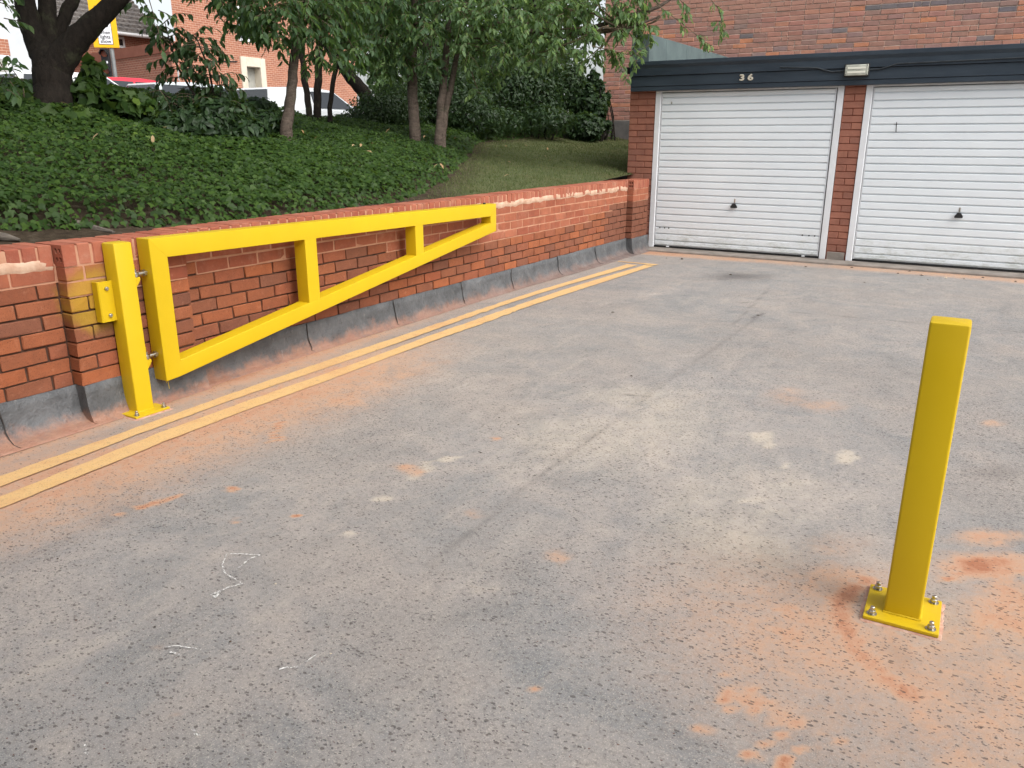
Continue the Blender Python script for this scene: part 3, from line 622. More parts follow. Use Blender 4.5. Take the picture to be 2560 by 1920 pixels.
# ---- gate post
PX, PY = 0.1247, 2.4336
gp = empty('gate_post', (0, 0, 0)); tag(gp, 'square yellow steel gate post bolted to the wall pier, carrying the hinges', 'gate post')
sq_post('post', gp, PX, PY, 0.0985, 0.012, 0.8874)
MB().box(PX - 0.098, PX + 0.104, PY - 0.098, PY + 0.104, 0.0025, 0.0135).build('base_plate', M['yellow'], gp, 0.0025, 2)
weld('weld_bead', gp, PX, PY, 0.0985, 0.0145)
for sx, sy in ((-1, -1), (1, -1), (1, 1), (-1, 1)): anchor(gp, PX + 0.003 + sx * 0.08, PY + 0.003 + sy * 0.08, 0.0135)
def grout(cx, cy, w, parent, rot=0):
    n = 56; V = []; c_, s_ = math.cos(rot), math.sin(rot)
    for k in range(n):
        th = 2 * math.pi * k / n; q = max(abs(math.cos(th)), abs(math.sin(th))); e = 0.016 * vnoise(np.array([math.cos(th) * 3 + cx]), np.array([math.sin(th) * 3 + cy]), 3, 3, 9)[0]
        for rr, z in ((w / 2 - 0.01, 0.0026), (w / 2 + 0.001 + e * 0.4, 0.0026), (w / 2 + 0.004 + e, -0.004)):
            x, y = rr * math.cos(th) / q, rr * math.sin(th) / q; V.append((cx + c_ * x - s_ * y, cy + s_ * x + c_ * y, z))
    Fs = [(k * 3 + j, ((k + 1) % n) * 3 + j, ((k + 1) % n) * 3 + j + 1, k * 3 + j + 1) for k in range(n) for j in range(2)]
    MB().add(V, Fs).build('grout_bed', M['grout'], parent, sm=40)
grout(PX + 0.003, PY + 0.003, 0.204, gp)
# channel bracket fixing the post to the pier
br = MB().prism([(0.071, 2.306), (0.1125, 2.306), (0.1185, 2.312), (0.1185, 2.3845), (0.1125, 2.3845), (0.1125, 2.317), (0.107, 2.312), (0.071, 2.312)], 0.50, 0.703, 2)
brk = br.build('wall_bracket', M['yellow'], gp, 0.0015)
MB().box(0.071, 0.112, 2.3125, 2.384, 0.505, 0.690).build('bracket_shade_fill', M['dark_rubber'], brk)  # dark block in the open hollow, coloured to read as its shade
for z in (0.668, 0.533):
    MB().cyl((0.1185, 2.349, z), 0.0105, 0.009, 6, 0).build('nut', M['zinc'], brk, 0.001); MB().cyl((0.127, 2.349, z), 0.006, 0.004, 10, 0).build('stud', M['zinc'], brk)
# hinge lugs and pins on the post, eye bolts on the gate
gate = empty('swing_gate', (0, 0, 0)); tag(gate, 'yellow steel swing gate of tapering box-section frame, folded open along the wall', 'gate')
for z in (0.716, 0.282):
    yb = PY + 0.0492
    lug = MB().prism([(yb, z - 0.012), (yb + 0.040, z - 0.012), (yb + 0.043, z - 0.026), (yb + 0.034, z - 0.040), (yb, z - 0.082)], PX - 0.022, PX + 0.022, 0).build('hinge_lug', M['yellow'], gp, 0.004, 2)
    MB().cyl((PX, yb + 0.021, z + 0.026), 0.0095, 0.026, 14).build('hinge_pin', M['yellow'], lug, 0.001)
    MB().cyl((PX, yb + 0.021, z + 0.010), 0.0155, 0.017, 18).build('collar', M['zinc'], lug, 0.0015)
    eb = MB().cyl((PX, yb + 0.021, z - 0.0115), 0.025, 0.023, 24).build('hinge_eye', M['zinc'], gate, 0.003, 2)
    MB().cyl((PX, yb + 0.038, z), 0.0105, 0.056, 14, 1).build('threaded_rod', M['zinc'], eb)
    MB().cyl((PX, yb + 0.074, z), 0.0185, 0.014, 6, 1).build('nut', M['zinc'], eb, 0.0015)
# gate frame members: polygons in the (y,z) plane, box section 100 mm deep
GX0, GX1 = 0.0755, 0.1755
def member(name, poly, joint=(), inset=0.0):
    def pred(e):
        a, c = e.verts[0].co, e.verts[1].co
        if abs(a.x - c.x) > 1e-5: return not any(abs(a.y - y) < 2e-3 for y in joint) and abs(a.y - c.y) < 1e-4   # across the depth
        md = 0.5 * (a + c)
        for (p, q) in joint_seg.get(name, []):
            p = np.array(p); q = np.array(q); d = q - p; t = np.dot(np.array([md.y, md.z]) - p, d) / np.dot(d, d); r = p + np.clip(t, 0, 1) * d
            if np.hypot(md.y - r[0], md.z - r[1]) < 2e-3: return False
        return True
    return MB().prism(poly, GX0 + inset, GX1 - inset, 0).build(name, M['yellow'], gate, 0.0055, 3, 40, pred)
topz = lambda y: 0.891 - 0.01385 * (y - 2.578); tb = lambda y: topz(y) - 0.103
upb = lambda y: 0.231 + 0.1434 * (y - 2.678); lob = lambda y: 0.1395 + 0.1434 * (y - 2.66)
y0, y1, ya, yb = 2.577, 2.678, 5.862, 5.952
joint_seg = {
 'hinge_stile': [((y0, topz(y0)), (y1, tb(y1))), ((y1, upb(y1)), (y1 - 0.02, lob(2.658)))],
 'top_rail': [((y0, topz(y0)), (y1, tb(y1))), ((yb, topz(yb)), (ya, tb(ya)))],
 'bottom_rail': [((y1, upb(y1)), (y1 - 0.02, lob(2.658))), ((ya, upb(ya)), (yb, lob(yb)))],
 'end_stile': [((yb, topz(yb)), (ya, tb(ya))), ((ya, upb(ya)), (yb, lob(yb)))]}
member('hinge_stile', [(y0, topz(y0)), (y0, 0.1345), (y1 - 0.02, lob(2.658)), (y1, upb(y1)), (y1, tb(y1))])
member('top_rail', [(y0, topz(y0)), (y1, tb(y1)), (ya, tb(ya)), (yb, topz(yb))])
member('bottom_rail', [(y1, upb(y1)), (y1 - 0.02, lob(2.658)), (yb, lob(yb)), (ya, upb(ya))])
member('end_stile', [(yb, topz(yb)), (ya, tb(ya)), (ya, upb(ya)), (yb, lob(yb))])
for a, c in ((3.669, 3.770), (4.806, 4.903)):
    e = 0.007
    joint_seg['strut'] = [((a, tb(a) + e), (c, tb(c) + e)), ((a, upb(a) - e), (c, upb(c) - e))]
    member('strut', [(a, tb(a) + e), (a, upb(a) - e), (c, upb(c) - e), (c, tb(c) + e)], inset=0.0007)
MB().cyl((0.125, 5.84, topz(5.84) - 0.001), 0.014, 0.012, 12, 2, 0.010).build('rubber_stop', M['dark_rubber'], gate)
for yy, L_ in ((2.600, 0.052), (2.588, 0.018)):
    MB().tube([(0.150, yy, 0.136), (0.151, yy + 0.002, 0.136 - L_ * .5), (0.154, yy + 0.001, 0.136 - L_)], [0.0022, 0.0014, 0.0012], 6).build('paint_drip', M['yellow'], gate, sm=60)
# ---- bollard
bo = empty('bollard', (3.7919, 2.432, 0)); tag(bo, 'square yellow steel bollard bolted to the ground by four anchors', 'bollard')
BR = math.radians(0.84); bo.rotation_euler = (0, 0, BR)
sq_post('post', bo, 0, 0, 0.1, 0.012, 0.9113)
MB().box(-0.102, 0.102, -0.102, 0.102, 0.0035, 0.0145).build('base_plate', M['yellow'], bo, 0.0025, 2)
weld('weld_bead', bo, 0, 0, 0.1, 0.0155)
for sx, sy in ((-1, -1), (1, -1), (1, 1), (-1, 1)): anchor(bo, sx * 0.0795, sy * 0.0795, 0.0145)
grout(0, 0, 0.208, bo)

# ------------------------------------------------------------------ garage block
D = 9.964
gar = empty('garage_block', (0, 0, 0)); tag(gar, 'flat-roofed brick garage block with white ribbed doors and black fascia', 'garage')
M['white_door'] = None
def door_mat():
    k = NM('white_door_paint', 0.42, 0.4)
    c = k.ramp(k.noise(1.5, 4), (0.3, (0.78, 0.835, 0.87, 1)), (0.7, (0.81, 0.86, 0.89, 1)))
    p = k.sep(k.co()); zz = k.math('ADD', p[2], k.math('MULTIPLY', k.math('SUBTRACT', k.noise(3, 6, 0.7, sc=(1, 1, 2)), 0.5), 0.5))
    gr = k.math('MULTIPLY', k.math('SUBTRACT', 1.0, k.sm(zz, 0.02, 0.42)), k.sm(k.noise(13, 6, 0.75, sc=(0.6, 1, 1.5)), 0.40, 0.75))
    c = k.mix(k.math('MULTIPLY', gr, 0.75), c, (0.40, 0.42, 0.36, 1))
    c = k.mix(k.math('MULTIPLY', k.sm(k.noise(6, 5, 0.7, sc=(0.3, 1, 1)), 0.58, 0.8), 0.18), c, (0.5, 0.5, 0.5, 1))
    return k.out(c, None, k.bump(k.noise(3.5, 3, 0.5), 0.22, 0.03))
M['white_door'] = door_mat()
M['white_frame'] = plain('white_frame_paint', (0.78, 0.81, 0.84, 1), (0.70, 0.72, 0.74, 1), 5, 0.45, 0.4)
M['black_wood'] = None
def fascia_mat():
    k = NM('black_fascia_paint', 0.45, 0.35)
    c = k.ramp(k.noise(3, 5, 0.65, sc=(0.5, 1, 3)), (0.3, srgb(42, 52, 62)), (0.7, srgb(58, 69, 79)))
    c = k.mix(k.math('MULTIPLY', k.sm(k.noise(9, 6, 0.75, sc=(0.35, 1, 4)), 0.60, 0.75), 0.35), c, srgb(96, 104, 110))
    return k.out(c, k.ramp(k.noise(6, 4), (0.3, 0.35), (0.7, 0.62)), k.bump(k.noise(20, 5, 0.7, sc=(0.2, 1, 2.5)), 0.35, 0.006))
M['black_wood'] = fascia_mat()
M['felt'] = plain('grey_green_felt', srgb(80, 92, 94), srgb(98, 112, 112), 3, 0.8, 0.25, bump=0.4, bscale=30)
M['concrete'] = plain('concrete', srgb(120, 114, 108), srgb(154, 146, 138), 6, 0.92, 0.15, bump=0.5, bscale=50)
XL, XR = -0.300, 4.90
# pillars, brick by brick
gb = []; bricks = gb
gpil = lambda: M['brick_garage']
def gput(x0, x1, z):
    l = round(x1 - x0 - 0.008, 3); key = ('g', l)
    if key not in _cache:
        _cache[key] = []
        for i in range(4):
            me_ = brick_mesh(l, 0.10, 0.067, 0.0014, 300 + i, 0.0035); me_.transform(Matrix.Rotation(-math.pi / 2, 4, 'Z')); me_.materials.append(M['brick_garage']); _cache[key].append(me_)
    me_ = _cache[key][random.randrange(4)]; gb.append((1, 'brick', me_, (0.5 * (x0 + x1), D + random.uniform(-0.002, 0.001), z), M['brick_garage']))
for k in range(26):
    z = 0.1201 + 0.0375 + 0.0752 * k
    if z < 1.98:
        if k % 2: gput(2.2455, 2.472, z); gput(4.67, 4.785, z); gput(4.785, 4.90, z)
        else: gput(2.2455, 2.3588, z); gput(2.3588, 2.472, z); gput(4.67, 4.90, z)
    if z > 0.06:
        if k % 2: gput(XL, XL + 0.115, z); gput(XL + 0.115, 0.046, z)
        else: gput(XL, XL + 0.23, z); gput(XL + 0.23, 0.046, z)
place_bricks(gb, gar)
b = MB().box(XL + 0.004, 0.042, D + 0.007, 14.4, 0.0, 2.22).box(2.2495, 2.468, D + 0.007, D + 0.22, 0.0, 2.0).box(4.674, 4.90, D + 0.007, 14.4, 0.0, 2.22).box(0.042, 4.674, 14.15, 14.4, 0, 2.22)
b.build('mortar', M['mortar_garage'], gar)
MB().box(2.26, 2.455, D - 0.002, D + 0.05, 0.0, 0.114).build('pad_stone', M['concrete'], gar, 0.006)
MB().box(XL, 4.95, D - 0.262, D + 0.3, -0.02, 0.024).build('door_sill', M['concrete'], gar, 0.008)
MB().box(0.05, 4.66, D + 0.35, 14.1, 1.96, 2.0).build('ceiling', M['mortar_old'], gar)
def ribbed_slat(x0, x1, z0, z1):
    h = z1 - z0; prof = [(0.0121, z0), (0.0121, z0 + 0.0125), (0.002, z0 + 0.013), (0.0, z0 + 0.018), (0.0, z1 - 0.006), (0.003, z1 - 0.0025), (0.012, z1)]
    V = []; 
    for x in (x0, x1):
        for y, z in prof: V.append((x, D + 0.006 + y * 1.0 - (0.006 if y < 0.01 else 0), z))
    n = len(prof); Fq = [(j, j + 1, n + j + 1, n + j) for j in range(n - 1)] + [tuple(range(n)), tuple(range(2 * n - 1, n - 1, -1))]
    me_ = MB().add(V, Fq).mesh('slat'); return me_
def garage_door(xa, xb, nm_label):
    """opening xa..xb between pillars"""
    dr = MB().box(xa + 0.089, xb - 0.094, D + 0.0185, D + 0.03, 0.045, 1.915).build('door', M['white_door'], gar)
    fr = MB()
    fr.prism([(xa + 0.001, D - 0.010), (xa + 0.064, D - 0.010), (xa + 0.070, D + 0.002), (xa + 0.070, D + 0.06), (xa + 0.001, D + 0.06)], 0.025, 1.958, 2)
    fr.build('jamb', M['white_frame'], gar, 0.002)
    fr = MB().prism([(xb - 0.001, D - 0.010), (xb - 0.066, D - 0.010), (xb - 0.072, D + 0.002), (xb - 0.072, D + 0.06), (xb - 0.001, D + 0.06)], 0.025, 1.958, 2)
    fr.build('jamb', M['white_frame'], gar, 0.002)
    MB().box(xa + 0.0715, xb - 0.0735, D - 0.004, D + 0.06, 1.922, 1.957).build('head_frame', M['white_frame'], gar, 0.002)
    MB().box(xa + 0.0705, xb - 0.0725, D + 0.031, D + 0.05, 0.024, 1.921).build('door_shadow_gap', M['dark_rubber'], dr)  # near-black sheet standing in for the shade behind the door
    MB().box(xa + 0.076, xa + 0.0885, D + 0.006, D + 0.03, 0.05, 1.915).build('edge_channel', M['white_frame'], dr); MB().box(xb - 0.0935, xb - 0.081, D + 0.006, D + 0.03, 0.05, 1.915).build('edge_channel', M['white_frame'], dr)
    MB().box(xa + 0.072, xb - 0.074, D + 0.010, D + 0.0305, 0.026, 0.049).build('bottom_seal', M['dark_rubber'], dr, 0.002)
    zs = [1.912, 1.853] + [1.853 - 0.0829 * i for i in range(1, 22)] + [0.052]
    for a, c in zip(zs[1:], zs[:-1]):
        if c - a > 0.02:
            me_ = ribbed_slat(xa + 0.0895, xb - 0.0945, a, c); o = link('slat', me_, M['white_door'], dr)
    xc = 0.5 * (xa + xb) - 0.015; z = 0.60
    hd = MB().prism([(xc - 0.038, z - 0.034), (xc + 0.038, z - 0.034), (xc + 0.042, z - 0.018), (xc + 0.015, z + 0.022), (xc - 0.015, z + 0.022), (xc - 0.042, z - 0.018)], D - 0.036, D - 0.016, 1).build('handle', M['dark_rubber'], dr, 0.005, 2)
    MB().cyl((xc, D - 0.02, z), 0.016, 0.03, 14, 1).build('spindle', M['dark_rubber'], dr)
    MB().box(xc - 0.010, xc + 0.010, D - 0.004, D + 0.008, z + 0.028, z + 0.075).build('lock_plate', M['zinc'], dr, 0.004)
    return dr
d1 = garage_door(0.046, 2.2455, 'a'); d2 = garage_door(2.472, 4.67, 'b')
for x, z in ((0.19, 0.277), (0.255, 0.277), (0.31, 0.277), (1.965, 0.285), (2.04, 0.285), (2.105, 0.285)): MB().cyl((x, D - 0.0025, z), 0.0085, 0.003, 8, 1).build('bolt_hole', M['dark_rubber'], d1)
MB().box(0.245, 0.262, D - 0.003, D + 0.001, 1.785, 1.812).build('maker_plate', M['zinc'], d1)
MB().prism([(2.816, 1.553), (2.822, 1.553), (2.829, 1.449), (2.821, 1.449)], D - 0.003, D + 0.014, 1).build('black_mark', M['dark_rubber'], d2, ); MB().box(0.29, 0.325, D - 0.008, D + 0.008, 0.035, 0.05).build('roller', M['white_frame'], d1); MB().box(1.98, 2.015, D - 0.008, D + 0.008, 0.035, 0.05).build('roller', M['white_frame'], d1)
# fascia boards
fx0, fx1 = -0.262, 5.0
MB().prism([(D - 0.108, 2.112), (D - 0.108, 2.20), (D - 0.125, 2.235), (D - 0.125, 2.278), (D + 0.0, 2.282), (D + 0.0, 2.112)], fx0 - 0.012, fx1, 0).build('fascia_top', M['black_wood'], gar, 0.003)
MB().box(fx0, fx1, D - 0.092, D + 0.0, 1.992, 2.109).build('fascia_board', M['black_wood'], gar, 0.003)
MB().box(fx0, fx1, D - 0.086, D - 0.012, 1.938, 1.989).build('fascia_board', M['black_wood'], gar, 0.003)
MB().box(XL + 0.01, 4.9, D + 0.002, 14.38, 2.222, 2.262).build('roof_deck', M['felt'], gar)
# felted upstand along the roof edge, in sheets
ups = [D - 0.02, 10.55, 11.35, 12.2, 13.1, 14.38]
for i, (a, c) in enumerate(zip(ups[:-1], ups[1:])):
    MB().prism([(-0.297, 2.235), (-0.06, 2.2625), (-0.074, 2.60), (-0.297, 2.60)], a + 0.002, c - 0.002, 1).build('felt_sheet', M['felt'], gar, 0.008, 2)
MB().tube([(-0.335, D - 0.03, 2.19), (-0.335, 12, 2.19), (-0.335, 14.3, 2.2)], 0.04, 12).build('gutter', M['dark_rubber'], gar, sm=40)
# house number
def text_mesh(name, s, size, depth, mat, parent, mw_, bold=0.0, sx=1.0):
    cu_ = bpy.data.curves.new(name, 'FONT'); cu_.body = s; cu_.size = size; cu_.extrude = depth; cu_.bevel_depth = bold; cu_.align_x = 'CENTER'; cu_.align_y = 'CENTER'
    o_ = bpy.data.objects.new(name, cu_); COL.objects.link(o_); dg = bpy.context.evaluated_depsgraph_get()
    me_ = bpy.data.meshes.new_from_object(o_.evaluated_get(dg)); bpy.data.objects.remove(o_); me_.transform(mw_ @ Matrix.Diagonal((sx, 1, 1, 1))); me_.name = name
    me_.materials.clear(); me_.materials.append(mat); return link(name, me_, None, parent)
M['number'] = plain('cream_numeral', srgb(206, 200, 186), srgb(188, 180, 160), 20, 0.6)
front = lambda x, y, z: Matrix.Translation((x, y, z)) @ Matrix.Rotation(math.pi / 2, 4, 'X')
text_mesh('digit', '3', 0.092, 0.005, M['number'], gar, front(1.123, D - 0.0965, 2.052), 0.0035, 1.35); text_mesh('digit', '6', 0.092, 0.005, M['number'], gar, front(1.220, D - 0.0965, 2.052), 0.0035, 1.35)
# bulkhead light with conduit
bl = empty('bulkhead_light', (0, 0, 0)); tag(bl, 'rectangular bulkhead light with frosted lens on the black fascia', 'light')
lx0, lx1, lz0, lz1, ly = 2.246, 2.488, 2.028, 2.147, D - 0.11
MB().box(lx0 - 0.006, lx1 + 0.006, ly - 0.012, D - 0.0925, lz0 - 0.006, lz1 + 0.006).build('housing', M['dark_rubber'], bl, 0.008, 2)
def lens_mat():
    k = NM('frosted_lens', 0.25, 0.5); c = k.ramp(k.noise(14, 4, 0.6, sc=(1, 1, 3)), (0.3, srgb(150, 152, 140)), (0.7, srgb(196, 198, 186)))
    return k.out(c)
M['lens'] = lens_mat()
MB().box(lx0 + 0.004, lx1 - 0.004, ly - 0.040, ly - 0.0125, lz0 + 0.004, lz1 - 0.004).build('lens', M['lens'], bl, 0.010, 3, 40)
M['tube'] = plain('lamp_tube', srgb(226, 226, 212), None)
for z in (2.066, 2.108): MB().box(lx0 + 0.03, lx1 - 0.03, ly - 0.0425, ly - 0.0395, z - 0.010, z + 0.010).build('tube', M['tube'], bl, 0.001)
for x, z in ((lx0 + .014, lz0 + .014), (lx1 - .014, lz0 + .014), (lx0 + .014, lz1 - .014), (lx1 - .014, lz1 - .014)): MB().cyl((x, ly - 0.0445, z), 0.005, 0.005, 8, 1).build('screw', M['dark_rubber'], bl)
M['cable'] = plain('black_cable', srgb(44, 50, 56), srgb(64, 70, 74), 10, 0.5)
MB().tube([(1.55, D - 0.113, 2.150), (1.95, D - 0.113, 2.128), (2.04, D - 0.107, 2.100), (2.11, D - 0.102, 2.082), (2.245, D - 0.105, 2.088)], 0.008, 8).build('cable', M['cable'], bl, sm=50)
MB().tube([(2.489, D - 0.105, 2.090), (2.60, D - 0.102, 2.092), (2.68, D - 0.108, 2.115), (2.76, D - 0.113, 2.138), (4.2, D - 0.113, 2.150)], 0.008, 8).build('cable', M['cable'], bl, sm=50)

# ------------------------------------------------------------------ tall brick building behind the garage
YB = 14.45
big = empty('brick_building', (0, 0, 0)); tag(big, 'tall weathered brick building rising behind the garage roof', 'building')
bb = []; bricks = bb; XBL = -2.72
def bput(x0, x1, z, mat=None):
    l = round(x1 - x0 - 0.010, 2); mt = mat or M['brick_big']; key = ('b', l, mt.name)
    if key not in _cache:
        _cache[key] = []
        for i in range(4):
            me_ = brick_mesh(l, 0.09, 0.065, 0.003, 500 + i, 0.005); me_.transform(Matrix.Rotation(-math.pi / 2, 4, 'Z')); me_.materials.append(mt); _cache[key].append(me_)
    me_ = _cache[key][random.randrange(4)]; loc = (0.5 * (x0 + x1), YB + random.uniform(-0.004, 0.003), z)
    q = np.array(loc) - CAM; dp = q @ CF; u_ = 1280 + FPX * (q @ CR) / dp; v_ = 960 - FPX * (q @ CU) / dp
    vis = 1.0 if (-30 < v_ < 200 and 1540 < u_ < 2600) or (1440 < u_ < 1600 and 150 < v_ < 320) else 0.0
    if vis and u_ > 1640 and v_ > 175: vis = 0
    bb.append((vis + l * 0.01, 'brick', me_, loc, mt))
M['brick_blue'] = brick_mat('blue_brick', [srgb(120, 124, 128), srgb(126, 120, 126), srgb(130, 118, 118), srgb(116, 122, 124)], 0.1)
random.seed(21)
z = 1.70; k = 0
while z < 4.3:
    x = XBL; flem = k % 2
    first = 0.11 if k % 2 else 0.2265
    x1 = x + first; blue = 3.245 <= z < 3.32
    while x < 6.6:
        mt = M['brick_blue'] if (blue and x > 1.6) or random.random() < 0.004 else None
        if z < 2.6 and x > -1.5: pass
        else: bput(x, min(x1, 6.6), z + 0.0375, mt)
        x = x1; x1 = x + (0.113 if random.random() < 0.13 else 0.2265)
    z += 0.0752; k += 1
bb.sort(key=lambda t: -t[0])
place_bricks(bb, big)
def far_brick(name, c1, c2, mort, sc=1.0, axis='x', pale=0.3):
    k = NM(name, 0.9, 0.2); p = k.sep(k.co()); cb_ = k.n('ShaderNodeCombineXYZ')
    k.l(p[0] if axis == 'x' else p[1], cb_.inputs[0]); k.l(p[2], cb_.inputs[1])
    bt = k.n('ShaderNodeTexBrick'); k.l(cb_.outputs[0], bt.inputs['Vector']); bt.inputs['Scale'].default_value = 1.0; bt.inputs['Brick Width'].default_value = 0.2265 * sc; bt.inputs['Row Height'].default_value = 0.0752 * sc
    bt.inputs['Mortar Size'].default_value = 0.006 * sc; bt.inputs['Mortar Smooth'].default_value = 0.3; bt.inputs['Bias'].default_value = 0.1
    bt.inputs['Color1'].default_value = c1; bt.inputs['Color2'].default_value = c2; bt.inputs['Mortar'].default_value = mort
    c = k.mix(k.math('MULTIPLY', k.sm(k.noise(1.4, 5, 0.65), 0.4, 0.75), 0.3), bt.outputs['Color'], k.mix(0.5, c1, (0.05, 0.03, 0.03, 1)))
    return k.out(c, None, k.bump(k.math('SUBTRACT', 1.0, bt.outputs['Fac']), 0.5, 0.008))
M['wall_big'] = far_brick('weathered_brickwork', srgb(172, 126, 110), srgb(156, 116, 104), srgb(196, 176, 160))
MB().box(XBL + 0.004, 6.6, YB + 0.010, 22, 0.8, 4.30).build('mortar', M['mortar_big'], big)
MB().box(XBL, 14, YB + 0.004, 22, 4.305, 8.5).build('wall', M['wall_big'], big)
MB().box(6.6, 14, YB + 0.004, 22, 0.8, 4.303).build('wall', M['wall_big'], big)
M['render_grey'] = plain('grey_render', srgb(92, 90, 88), srgb(118, 114, 110), 5, 0.92, 0.15, bump=0.4, bscale=40)
MB().box(XBL - 0.02, -0.3, YB - 0.03, YB + 0.3, 0.9, 1.69).build('plinth', M['render_grey'], big, 0.006)
# ------------------------------------------------------------------ bank, lawn, street level
EY = np.array([(-8, -.8), (2.4, -.75), (2.85, -.47), (3.7, -.29), (5.25, -.40), (6.2, -.72), (7.0, -1.08), (8.2, -1.72), (9.5, -2.40), (10.6, -3.0), (12.3, -3.05), (13.4, -2.7), (14.3, -2.25), (16, -2.2)])
def xedge(y): return np.interp(y, EY[:, 0], EY[:, 1])
ROADZ = 1.25
def hgt(x, y):
    x = np.asarray(x, float); y = np.asarray(y, float); xx = np.maximum(x, -3.9)
    h = 0.83 + 0.13 * np.clip(-0.2 - xx, 0, 9) + 0.035 * np.clip(y - 7, 0, 7.5)
    h = h + (0.125 - 0.065 * np.clip((y - 4.5) / 4, 0, 1)) * np.clip(xedge(y) - xx, 0, 3.3)
    t = np.clip((-4.3 - x) / 2.2, 0, 1); t = t * t * (3 - 2 * t)
    h = h * (1 - t) + ROADZ * t
    return h + 0.05 * (vnoise(x, y, 1.6, 3, 12) - 0.5)
tx = lines((-9, -5, 0.4), (-5, -0.20, 0.06)); ty = lines((-12, 0, 1.0), (0, 15, 0.08), (15, 40, 1.5))
TX, TY = np.meshgrid(tx, ty, indexing='ij'); ti = np.arange(TX.size).reshape(TX.shape)
F = np.stack([ti[:-1, :-1], ti[1:, :-1], ti[1:, 1:], ti[:-1, 1:]], -1).reshape(-1, 4)
TZ = hgt(TX.ravel(), TY.ravel())
me = raw_mesh('bank', np.stack([TX.ravel(), TY.ravel(), TZ], 1), F, smoothed=True)
dE = xedge(TY.ravel()) - TX.ravel(); lw = np.clip((-dE - 0.02 + 0.25 * (vnoise(TX.ravel(), TY.ravel(), 3, 3, 13) - 0.5)) / 0.35, 0, 1) * np.clip((TY.ravel() - 5.6) / 1.0, 0, 1)
at_ = me.attributes.new('lawn', 'FLOAT', 'POINT'); at_.data.foreach_set('value', lw.astype(np.float32))
def bank_mat():
    k = NM('soil_and_turf', 0.95, 0.1)
    s = k.ramp(k.noise(14, 6, 0.75), (0.3, srgb(46, 38, 30)), (0.55, srgb(76, 66, 54)), (0.8, srgb(112, 104, 92)))
    g = k.ramp(k.noise(9, 6, 0.7), (0.3, srgb(72, 80, 52)), (0.5, srgb(88, 96, 64)), (0.72, srgb(106, 106, 78)))
    g = k.mix(k.math('MULTIPLY', k.sm(k.noise(1.2, 5, 0.7), 0.45, 0.7), 0.5), g, srgb(92, 82, 54))
    return k.out(k.mix(k.attr('lawn'), s, g), None, k.bump(k.noise(60, 5, 0.75), 0.9, 0.02))
tag(link('bank', me, bank_mat()), 'earth bank and small lawn rising behind the low wall', None, None, 'structure')

# ---- leaf scattering
def leaf_mesh(name, P, Dr, N, Sz, T, Ft, rnd=None):
    Dr = Dr / (np.linalg.norm(Dr, axis=1, keepdims=True) + 1e-9)
    N = N - (N * Dr).sum(1, keepdims=True) * Dr; N = N / (np.linalg.norm(N, axis=1, keepdims=True) + 1e-9); Bt = np.cross(N, Dr)
    V = P[:, None, :] + Sz[:, None, None] * (T[None, :, 0:1] * Dr[:, None, :] + T[None, :, 1:2] * Bt[:, None, :] + T[None, :, 2:3] * N[:, None, :])
    k = len(T); n = len(P); Fa = (Ft[None] + (np.arange(n) * k)[:, None, None]).reshape(-1, 3)
    rnd = RNG.random(n) if rnd is None else rnd
    return raw_mesh(name, V.reshape(-1, 3), Fa, {'rnd': np.repeat(rnd, len(Ft))})
def fan(outline, mid=(0.45, 0, -0.03)):
    T = np.array([mid] + outline, float); n = len(outline); return T, np.array([(0, 1 + i, 1 + (i + 1) % n) for i in range(n)])
OVAL_T = np.array([(0, 0, 0), (.25, .17, .05), (.25, -.17, .05), (.32, 0, 0), (.6, .19, .03), (.6, -.19, .03), (.66, 0, -.04), (1, 0, -.16)], float)
OVAL_F = np.array([(0, 3, 1), (0, 2, 3), (3, 4, 1), (3, 6, 4), (3, 2, 5), (3, 5, 6), (6, 7, 4), (6, 5, 7)])
IVY_T, IVY_F = fan([(-.03, .30, .02), (.36, .50, .0), (.58, .22, .06), (1.0, 0, -.08), (.58, -.22, .06), (.36, -.50, .0), (-.03, -.30, .02)], (0.35, 0, -.02))
QUAD_T = np.array([(0, 0, 0), (.5, .3, .05), (1, 0, -.1), (.5, -.3, .05)], float); QUAD_F = np.array([(0, 2, 1), (0, 3, 2)])
def leaf_mat(name, cols, trans=0.35, rough=0.5, spec=0.3):
    k = NM(name, rough, spec); r = k.attr('rnd'); n = len(cols); c = k.ramp(r, *[(i / (n - 1), q) for i, q in enumerate(cols)])
    c = k.mix(k.math('MULTIPLY', k.sm(k.noise(2.5, 3), 0.4, 0.7), 0.35), c, k.mix(0.5, c, (0.02, 0.04, 0.015, 1)))
    k.out(c); tr = k.n('ShaderNodeBsdfTranslucent'); k.l(k.mix(0.5, c, (0.25, 0.42, 0.06, 1), 'MIX'), tr.inputs[0])
    mx = k.n('ShaderNodeMixShader'); mx.inputs[0].default_value = trans; k.l(k.b.outputs[0], mx.inputs[1]); k.l(tr.outputs[0], mx.inputs[2]); k.l(mx.outputs[0], k.t.nodes['Material Output'].inputs[0]); return k.m
M['ivy'] = leaf_mat('ivy_leaf', [srgb(30, 46, 20), srgb(50, 72, 30), srgb(40, 62, 26), srgb(66, 90, 36), srgb(46, 70, 28), srgb(40, 60, 28), srgb(104, 128, 52)], 0.25, 0.5, 0.2)
M['leaf'] = leaf_mat('cherry_leaf', [srgb(64, 88, 62), srgb(78, 104, 70), srgb(70, 96, 70), srgb(92, 120, 78), srgb(66, 90, 62), srgb(118, 144, 84)], 0.48)
M['leaf_light'] = leaf_mat('skylit_leaf', [srgb(106, 132, 94), srgb(118, 144, 98), srgb(100, 128, 94), srgb(112, 138, 96), srgb(150, 174, 104)], 0.55)  # paler leaf copy, greens lightened for the skylit, hazy right-hand canopy
